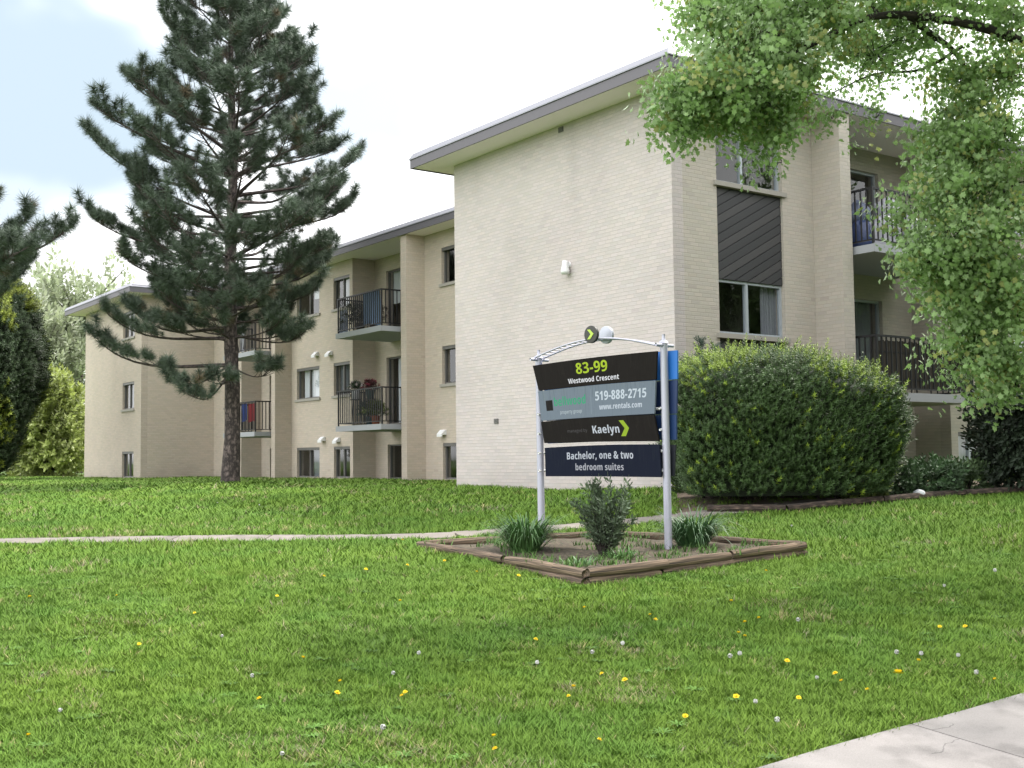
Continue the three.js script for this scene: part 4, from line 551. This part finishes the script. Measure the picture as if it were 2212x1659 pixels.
// ------------------------------------------------------------------ maple overhanging at the right
{
  const base = onGround(7.0, -11.2), g = thing('maple_tree', 'light green maple whose branches hang into the picture from the right', 'maple tree', base), r = rng(303), it = [[], [], []], br = [], twigs = [];
  const A = (x, y, d) => at(x, y, d).sub(base);
  const trunkTop = V(-0.3, 3.4, 0); mesh('trunk', taper([V(0, -0.3, 0), V(0, 0.3, 0), V(-0.05, 1.6, 0.05), trunkTop, V(-0.5, 5.2, -0.2)], [0.36, 0.29, 0.25, 0.21, 0.12], 14, 0.2, 3), M.barkD, g);
  const limb = (pts, r0, r1) => { const c = new THREE.CatmullRomCurve3(pts), P = c.getPoints(18); br.push(taper(P, P.map((_, i) => lerp(r0, r1, i / 18)), 8, 0.15, 2)); return c; };
  limb([trunkTop, A(2330, 150, 11), A(2130, 62, 10.8), A(1960, 32, 10.6), A(1860, 42, 10.4), A(1750, 100, 10.2), A(1640, 140, 10)], 0.066, 0.01);
  limb([A(1960, 34, 10.6), A(2020, 80, 10.9), A(2060, 110, 11.1), A(2095, 170, 11.2), A(2110, 260, 11.4)], 0.034, 0.012);
  limb([trunkTop, A(2300, 90, 11.6), A(2180, 30, 11.5), A(2060, 10, 11.6), A(1900, -60, 11.4), A(1760, -110, 11)], 0.07, 0.012);
  limb([A(1900, 38, 10.5), A(1880, 5, 10.6), A(1820, -60, 10.6)], 0.024, 0.01);
  limb([trunkTop.clone().add(V(0, -0.6, 0)), A(2340, 420, 11), A(2180, 450, 10.8), A(2080, 470, 10.6), A(2000, 560, 10.4)], 0.055, 0.01);
  limb([trunkTop.clone().add(V(0, -0.9, 0)), A(2330, 620, 11.2), A(2200, 660, 11.2), A(2120, 720, 11), A(2060, 800, 10.9)], 0.045, 0.008);
  limb([A(2080, 100, 11.1), A(1990, 150, 11.2), A(1890, 160, 11.4), A(1800, 200, 11.4)], 0.018, 0.006);
  limb([A(1750, 100, 10.2), A(1660, 70, 10), A(1560, 60, 9.9)], 0.014, 0.005);
  const leafC = () => { const u = 0.75 + 0.5 * r(), y = r(); return y < 0.1 ? col(0.33 * u, 0.37 * u, 0.1 * u) : col(0.235 * u, 0.37 * u, 0.12 * u); };
  // leaf masses: picture x, y, distance, half width, half height, number of sprays
  const B = [
    [1560, 40, 10, 75, 70, 150], [1530, 20, 9.8, 50, 50, 70], [1650, 30, 10.2, 100, 60, 180], [1760, 20, 10.4, 90, 50, 150], [1870, 0, 10.8, 120, 35, 130], [1990, 10, 11, 110, 35, 110], [2110, 20, 11, 110, 50, 130], [2190, 70, 11, 60, 60, 70],
    [1590, 120, 10, 95, 75, 210], [1690, 130, 10.3, 100, 75, 200], [1560, 200, 9.9, 95, 60, 190], [1500, 195, 9.7, 50, 35, 55], [1490, 245, 9.7, 45, 28, 45], [1640, 220, 10.1, 110, 65, 230], [1720, 200, 10.4, 55, 60, 80], [1800, 255, 10.8, 30, 22, 12], [1890, 255, 10.9, 22, 16, 8], [1520, 290, 9.9, 60, 28, 60], [1590, 255, 10, 60, 28, 50], [1690, 285, 10.3, 50, 34, 44], [1690, 350, 10.3, 28, 30, 24], 
    [1890, 105, 11, 110, 30, 36], [1980, 85, 11.1, 80, 30, 40], [2080, 170, 11.2, 50, 50, 44], [2160, 170, 11, 80, 70, 130], [2090, 250, 11.2, 70, 40, 70],
    [2115, 340, 11, 95, 66, 190], [2030, 310, 11, 40, 36, 40], [2170, 300, 10.8, 70, 90, 130], [2060, 420, 10.8, 95, 60, 160], [2160, 420, 10.8, 90, 80, 180], [2080, 510, 10.6, 95, 65, 180], [2000, 570, 10.4, 40, 30, 40], [2040, 560, 10.5, 60, 45, 75], [2150, 540, 10.7, 90, 80, 190], [2110, 630, 10.8, 80, 60, 140], [2180, 660, 10.9, 60, 80, 120], [2110, 720, 10.9, 60, 50, 70], [2170, 770, 10.9, 70, 55, 110], [2090, 790, 10.8, 50, 28, 45], [2190, 830, 10.9, 50, 30, 50], [1950, 460, 10.6, 30, 20, 14],
    [1890, 120, 11, 170, 110, 110], [1960, 60, 11.2, 130, 60, 80], [1830, 60, 10.6, 90, 60, 60],
    // crown above and beside the frame
    [1800, -140, 10.6, 260, 110, 320], [2150, -150, 11, 260, 120, 320], [2450, 100, 11, 180, 260, 420], [2430, 550, 11, 150, 230, 320], [2400, -350, 11, 500, 150, 420], [1900, -300, 10, 300, 120, 260], [2300, -250, 9, 420, 160, 300], [2500, 250, 9, 160, 300, 250],
  ];
  for (const [x, y, d, rx, ry, n] of B) { const c = A(x, y, d), k = d / 2505, nn = Math.round(n * (y > -100 && x < 2300 ? 1.9 : 1.1)); for (let i = 0; i < nn; i++) {
    const u = V(r() - 0.5, r() - 0.5, r() - 0.5).normalize().multiplyScalar(Math.pow(r(), 0.4)), p = c.clone().add(V(u.x * rx * k, u.y * ry * k, u.z * Math.max(rx, ry) * k * 1.2)); if (fbm(p.x * 2.6 + 3, p.y * 2.6, p.z * 2.6, 2) < 0.42 || fbm(p.x * 6 + 1, p.y * 6, p.z * 6, 2) < 0.4) continue;
    const q = toDir(V((r() - 0.5) * 1.4 - 0.7, -0.15 + (r() - 0.5) * 1.1, (r() - 0.5) * 1.6)); it[Math.floor(r() * 3)].push({ m: mat4(p, q, 0.5 + 0.8 * r()), c: leafC() }); if (i % 4 === 0) { const e = p.clone().lerp(c, 0.85 + 0.1 * r()); twigs.push(taper([e, e.clone().lerp(p, 0.5).add(V(0, 0.03, 0)), p], [0.005, 0.004, 0.002], 4)); }
  } }
  mesh('limbs', mergeGeometries(br), M.barkD, g); mesh('twigs', mergeGeometries(twigs), M.barkD, g).userData.kind = 'stuff';
  const leaf = (seed) => { // spray of lobed leaves hanging round a short twig
    const rr = rng(seed), pos = [], idx = []; const shape = [[0, 0], [0.3, 0.16], [0.28, 0.48], [0.52, 0.3], [0.72, 0.42], [0.76, 0.2], [1, 0]]; for (let i = 0; i < 15; i++) { const a = rr() * 6.283, el = -0.9 + 1.4 * rr(), d = V(Math.cos(a) * Math.cos(el), Math.sin(el), Math.sin(a) * Math.cos(el)), s = d.clone().cross(V(rr() - 0.5, 1, rr() - 0.5)).normalize(), w = d.clone().cross(s), o = V((rr() - 0.5) * 0.05, rr() * 0.34, (rr() - 0.5) * 0.05).addScaledVector(d, 0.035), L = 0.034 + 0.026 * rr(); const P = (p, q) => { const v = o.clone().addScaledVector(d, p * L).addScaledVector(s, q * L).addScaledVector(w, -0.25 * p * p * L + Math.abs(q) * 0.2 * L); return [v.x, v.y, v.z]; }; const b = pos.length / 3; const out = [...shape, ...shape.slice(1, -1).reverse().map(([p, q]) => [p, -q])]; pos.push(...P(0.5, 0)); out.forEach(([p, q]) => pos.push(...P(p, q))); out.forEach((_, j) => idx.push(b, b + 1 + j, b + 1 + ((j + 1) % out.length))); } return build(pos, idx); };
  it.forEach((l, i) => inst('leaves', leaf(400 + i), leafMat(0.55, { roughness: 0.7 }), l, g));
}

// ------------------------------------------------------------------ left side trees and far planting
{
  const b0 = at(-25, 1036, 42), base = onGround(b0.x, b0.z), g = thing('arborvitae', 'dark conifer with yellow green tips at the left picture edge', 'conifer', base), r = rng(71), it = []; const H = 7.6;
  mesh('trunk', taper([V(0, -0.1, 0), V(0, H * 0.9, 0)], [0.16, 0.03], 8), M.barkD, g); const R = table([[0.3, 0.3], [0.7, 0.6], [1.95, 1.0], [3, 1.5], [3.8, 1.85], [4.8, 1.8], [6, 1.4], [7, 0.7], [7.6, 0.1]]);
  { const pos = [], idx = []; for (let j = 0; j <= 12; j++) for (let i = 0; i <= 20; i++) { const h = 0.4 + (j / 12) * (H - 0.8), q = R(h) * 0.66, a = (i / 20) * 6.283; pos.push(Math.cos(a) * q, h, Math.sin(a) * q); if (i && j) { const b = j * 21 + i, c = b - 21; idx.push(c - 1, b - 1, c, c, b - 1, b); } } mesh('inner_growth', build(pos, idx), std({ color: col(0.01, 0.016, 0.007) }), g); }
  for (let i = 0; i < 9000; i++) { const h = 0.35 + Math.pow(r(), 0.9) * (H - 0.35), a = r() * 6.283, l = fbm(Math.cos(a) * 2.2 + 3, h * 1.3, Math.sin(a) * 2.2, 3), q = R(h) * (0.6 + 0.7 * l), fresh = l > 0.53 && r() < 0.75, u = 0.6 + 0.8 * r(); it.push({ m: mat4(V(Math.cos(a) * q, h + 0.3 * (l - 0.5), Math.sin(a) * q), toDir(V(Math.cos(a), 0.1 + r() * 0.6, Math.sin(a))), 2 + 1.3 * r()), c: fresh ? col(0.17 * u, 0.21 * u, 0.02 * u) : col(0.03 * u, 0.055 * u, 0.018 * u) }); }
  inst('foliage', shootGeo(9, 18, 0.06, 0.014, 0.16), std({ roughness: 0.6 }), it, g);
}
function farTree(name, label, x, yTop, yBase, d, R, n, c, seed, tr = 0.35, trunk = true, shape = 1) {
  const t = at(x, yTop, d), base = onGround(t.x, t.z), H = t.y - base.y, g = thing(name, label, trunk ? 'tree' : 'shrub', base), r = rng(seed), it = [], br = [];
  if (trunk) mesh('trunk', taper([V(0, -0.2, 0), V(0.05, H * 0.4, 0), V(0, H * 0.75, 0)], [H * 0.022, H * 0.016, H * 0.006], 8), M.bark, g);
  for (let k = 0; k < 46; k++) { const a = r() * 6.283, h0 = trunk ? H * (0.22 + 0.5 * r()) : 0.1, el = 0.35 + 0.9 * r(), L = R * (0.55 + 0.55 * r()), b = V(0, h0, 0), d0 = V(Math.cos(a) * Math.cos(el), Math.sin(el) * (H / R) * 0.42 * shape, Math.sin(a) * Math.cos(el)), e = b.clone().addScaledVector(d0, L); if (e.y > H) e.y = H * (0.9 + 0.1 * r()); const m = b.clone().lerp(e, 0.5).add(V(0, L * 0.08, 0)); br.push(taper([b, m, e], [H * 0.007, H * 0.004, H * 0.0015], 5)); const nn = Math.round(n / 46); for (let i = 0; i < nn; i++) { const s = 0.3 + 0.75 * Math.pow(r(), 0.7), p = b.clone().lerp(e, s).add(V((r() - 0.5), (r() - 0.5), (r() - 0.5)).multiplyScalar(R * 0.42)); if (p.y < 0.1) p.y = 0.1 + r() * 0.4; const u = 0.65 + 0.7 * r(); it.push({ m: mat4(p, toDir(V(r() - 0.5, 0.3 + r(), r() - 0.5)), 0.55 + 0.5 * r()), c: col(c[0] * u, c[1] * u, c[2] * u) }); } }
  mesh('limbs', mergeGeometries(br), M.bark, g); inst('crown', sprigL, leafMat(tr), it, g).userData.kind = 'stuff'; return g;
}
farTree('budding_tree', 'tall pale tree in thin spring leaf behind the far left wing', 175, 570, 1035, 74, 4.4, 900, [0.4, 0.45, 0.3], 81, 0.5);
farTree('budding_tree', 'pale thin leaved tree at the left, partly behind the dark conifer', 70, 640, 1035, 70, 3.6, 620, [0.4, 0.44, 0.3], 82, 0.5);
{ const b = at(105, 1035, 54), c = at(35, 1035, 57);
  roundBush('lime_shrub', 'bright yellow green shrub beside the left end of the building', 'shrub', onGround(b.x, b.z), 1.75, 4.6, 2600, [0.36, 0.42, 0.12], 83, 0.5, sprigL, 0.45);
  roundBush('lime_shrub', 'yellow green shrub low behind the dark conifer at left', 'shrub', onGround(c.x, c.z), 1.7, 3.8, 1800, [0.3, 0.37, 0.1], 84, 0.5, sprigL, 0.45); }
for (const [x, y, d, R, n, s, lab] of [[-60, 900, 95, 6, 900, 91, 'distant green tree low on the horizon beyond the left lawn'], [20, 965, 105, 5, 700, 92, 'distant small tree just left of the lime shrub on the horizon'], [95, 960, 110, 6, 800, 93, 'distant dull green tree behind the lime shrub'], [-220, 820, 90, 8, 900, 94, 'distant broad tree out at the far left'], [2600, 700, 70, 8, 900, 95, 'distant broad tree out at the far right behind the building']]) farTree('distant_tree', lab, x, y, 1035, d, R, n, [0.1, 0.17, 0.05], s, 0.3);

for (const [x, z, H, R, s, lab] of [[8.2, -3.4, 9, 3.6, 96, 'street tree beside the sidewalk to the right, outside the picture'], [15, -12, 10, 4.2, 97, 'street tree farther right along the building side, outside the picture'], [12, 4, 10, 4.5, 98, 'street tree behind and right of the viewpoint, outside the picture'], [17, -17.5, 9, 4.3, 99, 'leafy tree in front of the far end of the side wall, outside the picture'], [21, -12, 11, 5, 100, 'tall tree across the side yard, outside the picture'], [22, -22, 10, 5, 104, 'tree at the back of the side yard, outside the picture'], [10.5, -9.5, 8, 3.6, 105, 'tree between the maple and the street, outside the picture'], [13.5, -14, 8.5, 4.2, 106, 'tree beside the maple toward the side yard, outside the picture']]) {
  const base = onGround(x, z), g = thing('street_tree', lab, 'tree', base), r = rng(s), it = [], br = [];
  mesh('trunk', taper([V(0, -0.2, 0), V(0.05, H * 0.35, 0), V(0, H * 0.8, 0)], [0.24, 0.17, 0.05], 10, 0.2, s), M.barkD, g);
  for (let k = 0; k < 60; k++) { const a = r() * 6.283, b = V(0, H * (0.2 + 0.48 * r()), 0), e = b.clone().add(V(Math.cos(a) * R * (0.4 + 0.5 * r()), H * (0.02 + 0.3 * r()), Math.sin(a) * R * (0.4 + 0.5 * r()))); if (x === 17 || x > 20) e.y -= 1.2 * r(); br.push(taper([b, b.clone().lerp(e, 0.5).add(V(0, 0.2, 0)), e], [0.06, 0.035, 0.012], 6)); for (let i = 0; i < 38; i++) { const p = b.clone().lerp(e, 0.35 + 0.75 * r()).add(V(r() - 0.5, r() - 0.5, r() - 0.5).multiplyScalar(R * 0.4)), u = 0.7 + 0.6 * r(); it.push({ m: mat4(p, toDir(V(r() - 0.5, 0.2 + r(), r() - 0.5)), 0.4 + 0.25 * r()), c: col(0.13 * u, 0.22 * u, 0.06 * u) }); } }
  mesh('limbs', mergeGeometries(br), M.barkD, g); inst('crown', sprigL, leafMat(0.3), it, g);
}

// ------------------------------------------------------------------ things kept on the balconies
function clothGeo(p0, u, v, w, h, seed) { const n = 10, pos = [], idx = []; for (let j = 0; j <= n; j++) for (let i = 0; i <= n; i++) { const s = i / n, t = j / n, f = 0.035 * Math.sin(s * 9 + seed) * (0.3 + t) + 0.02 * vnoise(s * 5, t * 5, seed), P = p0.clone().addScaledVector(u, s * w).add(V(0, -t * h * (1 + 0.06 * Math.sin(s * 5 + seed)), 0)).addScaledVector(v, f); pos.push(P.x, P.y, P.z); if (i && j) { const b = j * (n + 1) + i, c = b - n - 1; idx.push(c - 1, b - 1, c, c, b - 1, b); } } return build(pos, idx); }
function cloth(label, cat, a, y, b, along, w, h, c, seed, name) { const p = L2W(a, y, b), g = mesh(name, clothGeo(V(0, 0, 0), along === 'a' ? bAxis.d1 : bAxis.d2, along === 'a' ? bAxis.d2 : bAxis.d1, w, h, seed), std({ color: col(...c), roughness: 0.9 })); g.position.copy(p); return tag(g, label, cat); }
cloth('blue sheet hung over the railing of the top balcony of the long facade', 'sheet', 14.62, 5.45, 2.68, 'a', 0.95, 0.95, [0.13, 0.2, 0.32], 1, 'hanging_sheet');
cloth('pale lilac sheet at the left end of the same top balcony railing', 'sheet', 16.6, 5.1, 2.68, 'a', 0.42, 0.7, [0.34, 0.37, 0.5], 2, 'hanging_sheet');
cloth('red cloth over the lower balcony railing behind the pine trunk', 'cloth', 23.2, 2.6, 2.68, 'a', 0.55, 0.62, [0.4, 0.02, 0.03], 3, 'hanging_cloth');
cloth('dark blue cloth beside the red one behind the pine trunk', 'cloth', 23.85, 2.62, 2.68, 'a', 0.5, 0.6, [0.03, 0.07, 0.3], 4, 'hanging_cloth');
cloth('white cloth hung on the upper balcony railing behind the pine', 'cloth', 24.1, 5.4, 2.68, 'a', 0.4, 0.9, [0.62, 0.62, 0.68], 5, 'hanging_cloth');
const potG = (r0, r1, h) => new THREE.LatheGeometry([[0.001, 0], [r0, 0], [r1, h], [r1 * 1.06, h], [r1 * 1.06, h + 0.03], [r1 * 0.92, h + 0.03], [r1 * 0.9, h - 0.02], [0.001, h - 0.03]].map((p) => new THREE.Vector2(...p)), 18);
function potPlant(label, a, y, b, c, n, R, pc, seed, flower) { const g = thing('potted_plant', label, 'potted plant', L2W(a, y, b)), r = rng(seed), it = [], fl = []; mesh('pot', potG(0.1, 0.14, 0.24), std({ color: col(...pc) }), g); for (let i = 0; i < n; i++) { const d = V(r() - 0.5, r() * 0.9, r() - 0.5).normalize(), k = R * Math.pow(r(), 0.5), u = 0.7 + 0.6 * r(), o = { m: mat4(V(d.x * k, 0.26 + d.y * k, d.z * k), toDir(d.clone().add(V(0, 0.4, 0))), 0.8), c: col(c[0] * u, c[1] * u, c[2] * u) }; it.push(o); if (flower && i % 5 === 0) fl.push({ m: mat4(V(d.x * k * 1.15, 0.28 + d.y * k * 1.2, d.z * k * 1.15), toDir(d), 0.6), c: col(...flower) }); } inst('foliage', sprigS, leafMat(0.2), it, g); if (fl.length) inst('blossom', sprigS, std({}), fl, g); return g; }
potPlant('dark bushy potted plant standing on the top balcony of the long facade', 16.25, 4.4, 2.95, [0.03, 0.032, 0.022], 260, 0.62, [0.05, 0.04, 0.035], 1);
potPlant('brown wiry potted plant next to the dark one on the top balcony', 15.7, 4.4, 3.1, [0.06, 0.048, 0.03], 160, 0.5, [0.08, 0.05, 0.04], 2);
potPlant('yellow green potted plant on the middle balcony floor of the long facade', 15.35, 1.62, 2.95, [0.1, 0.13, 0.03], 170, 0.4, [0.2, 0.06, 0.03], 3);
potPlant('dark green potted plant in the middle of the same balcony', 15.85, 1.62, 3.05, [0.03, 0.06, 0.045], 150, 0.42, [0.03, 0.06, 0.07], 4);
const fp = potPlant('white and pink flowers on a stand at the left of the middle balcony', 16.6, 2.42, 2.98, [0.05, 0.08, 0.04], 90, 0.22, [0.4, 0.4, 0.42], 5, [0.6, 0.5, 0.52]);
potPlant('dark red flowering plant raised in the centre of the middle balcony', 15.75, 2.4, 3.0, [0.09, 0.02, 0.025], 90, 0.24, [0.04, 0.06, 0.06], 6, [0.25, 0.02, 0.05]);
{ // two stands that carry the raised pots
  for (const [a, b, lab] of [[16.6, 2.98, 'small dark plant stand under the white flowers on the balcony'], [15.75, 3.0, 'small dark plant stand under the red flowering plant']]) { const g = thing('plant_stand', lab, 'plant stand', L2W(a, 1.62, b)); const h = lab.includes('white') ? 0.8 : 0.78; mesh('stand_top', new THREE.CylinderGeometry(0.17, 0.17, 0.02, 18).translate(0, h - 0.011, 0), M.dark, g); for (let i = 0; i < 3; i++) { const q = i * 2.094; mesh('leg', taper([V(Math.cos(q) * 0.13, h - 0.02, Math.sin(q) * 0.13), V(Math.cos(q) * 0.17, 0, Math.sin(q) * 0.17)], [0.01, 0.01], 6), M.dark, g); } }
}
function bag(label, a, y, b, s, c, seed) { const g = new THREE.IcosahedronGeometry(0.22 * s, 4), p = g.attributes.position; for (let i = 0; i < p.count; i++) { const v = V().fromBufferAttribute(p, i), k = 0.75 + 0.55 * fbm(v.x * 6 / s + seed, v.y * 6 / s, v.z * 6 / s, 3), t = v.y / (0.22 * s), n = t > 0.6 ? lerp(1, 0.25, (t - 0.6) / 0.4) : 1; p.setXYZ(i, v.x * k * n, Math.max(-0.17 * s, v.y * (t > 0.6 ? 1.25 : 1)) * (t > 0 ? 1.15 : 1), v.z * k * n); } g.computeVertexNormals(); const m = mesh('plastic_bag', g, std({ color: col(...c), roughness: 0.45 })); m.position.copy(L2W(a, y + 0.17 * s, b)); return tag(m, label, 'bag'); }
bag('white plastic bag on the upper right balcony behind the railing, nearest the brick fin', -0.55, 4.45, 5.05, 1.6, [0.36, 0.36, 0.4], 1); bag('larger whitish bag farther along the upper right balcony floor', -0.6, 4.45, 5.75, 1.7, [0.3, 0.3, 0.34], 2); bag('blue bag heaped on the upper right balcony by the door', -0.2, 4.45, 4.8, 1.5, [0.03, 0.05, 0.13], 3); bag('pale grey bag at the far end of the upper right balcony', -0.6, 4.45, 6.4, 1.7, [0.3, 0.3, 0.34], 4); bag('white bag stacked on top of the others on the upper right balcony', -0.4, 4.98, 5.4, 1.3, [0.34, 0.34, 0.38], 5); bag('blue grey bag stacked high beside the balcony door at upper right', -0.1, 4.95, 4.85, 1.2, [0.1, 0.12, 0.18], 6);
{ // woven privacy screen and a dark chair on the lower right balcony
  const g = thing('privacy_screen', 'dark brown woven reed screen tied inside the lower right balcony railing', 'screen', L2W(-0.93, 1.78, 4.2), Math.atan2(0.8062748, -0.59154117)); const m = std({ color: col(0.05, 0.042, 0.032) }), strips = []; for (let i = 0; i < 70; i++) { const u = i * 0.042; strips.push(box(-0.008 + 0.005 * (i % 2), 0.008 + 0.005 * (i % 2), 0.03, 0.9 + 0.03 * vnoise(i, 1), u, u + 0.036)); } mesh('reeds', mergeGeometries(strips), m, g).userData.kind = 'stuff'; for (const y of [0.2, 0.7]) mesh('binding', box(-0.015, -0.0085, y, y + 0.02, 0, 2.93), M.dark, g);
  const c = thing('balcony_chair', 'dark folding chair standing on the lower right balcony', 'chair', L2W(-0.3, 1.73, 6.2), 0.6); mesh('seat', box(-0.24, 0.24, 0.42, 0.45, -0.22, 0.22), M.dark, c); mesh('backrest', box(-0.24, 0.24, 0.46, 0.95, -0.26, -0.23), M.dark, c); for (const [x, z] of [[-0.22, -0.2], [0.22, -0.2], [-0.22, 0.2], [0.22, 0.2]]) mesh('leg', rod(V(x, 0, z * 1.15), V(x, 0.42, z), 0.014, 6), M.dark, c);
}

renderer.render(scene, camera);
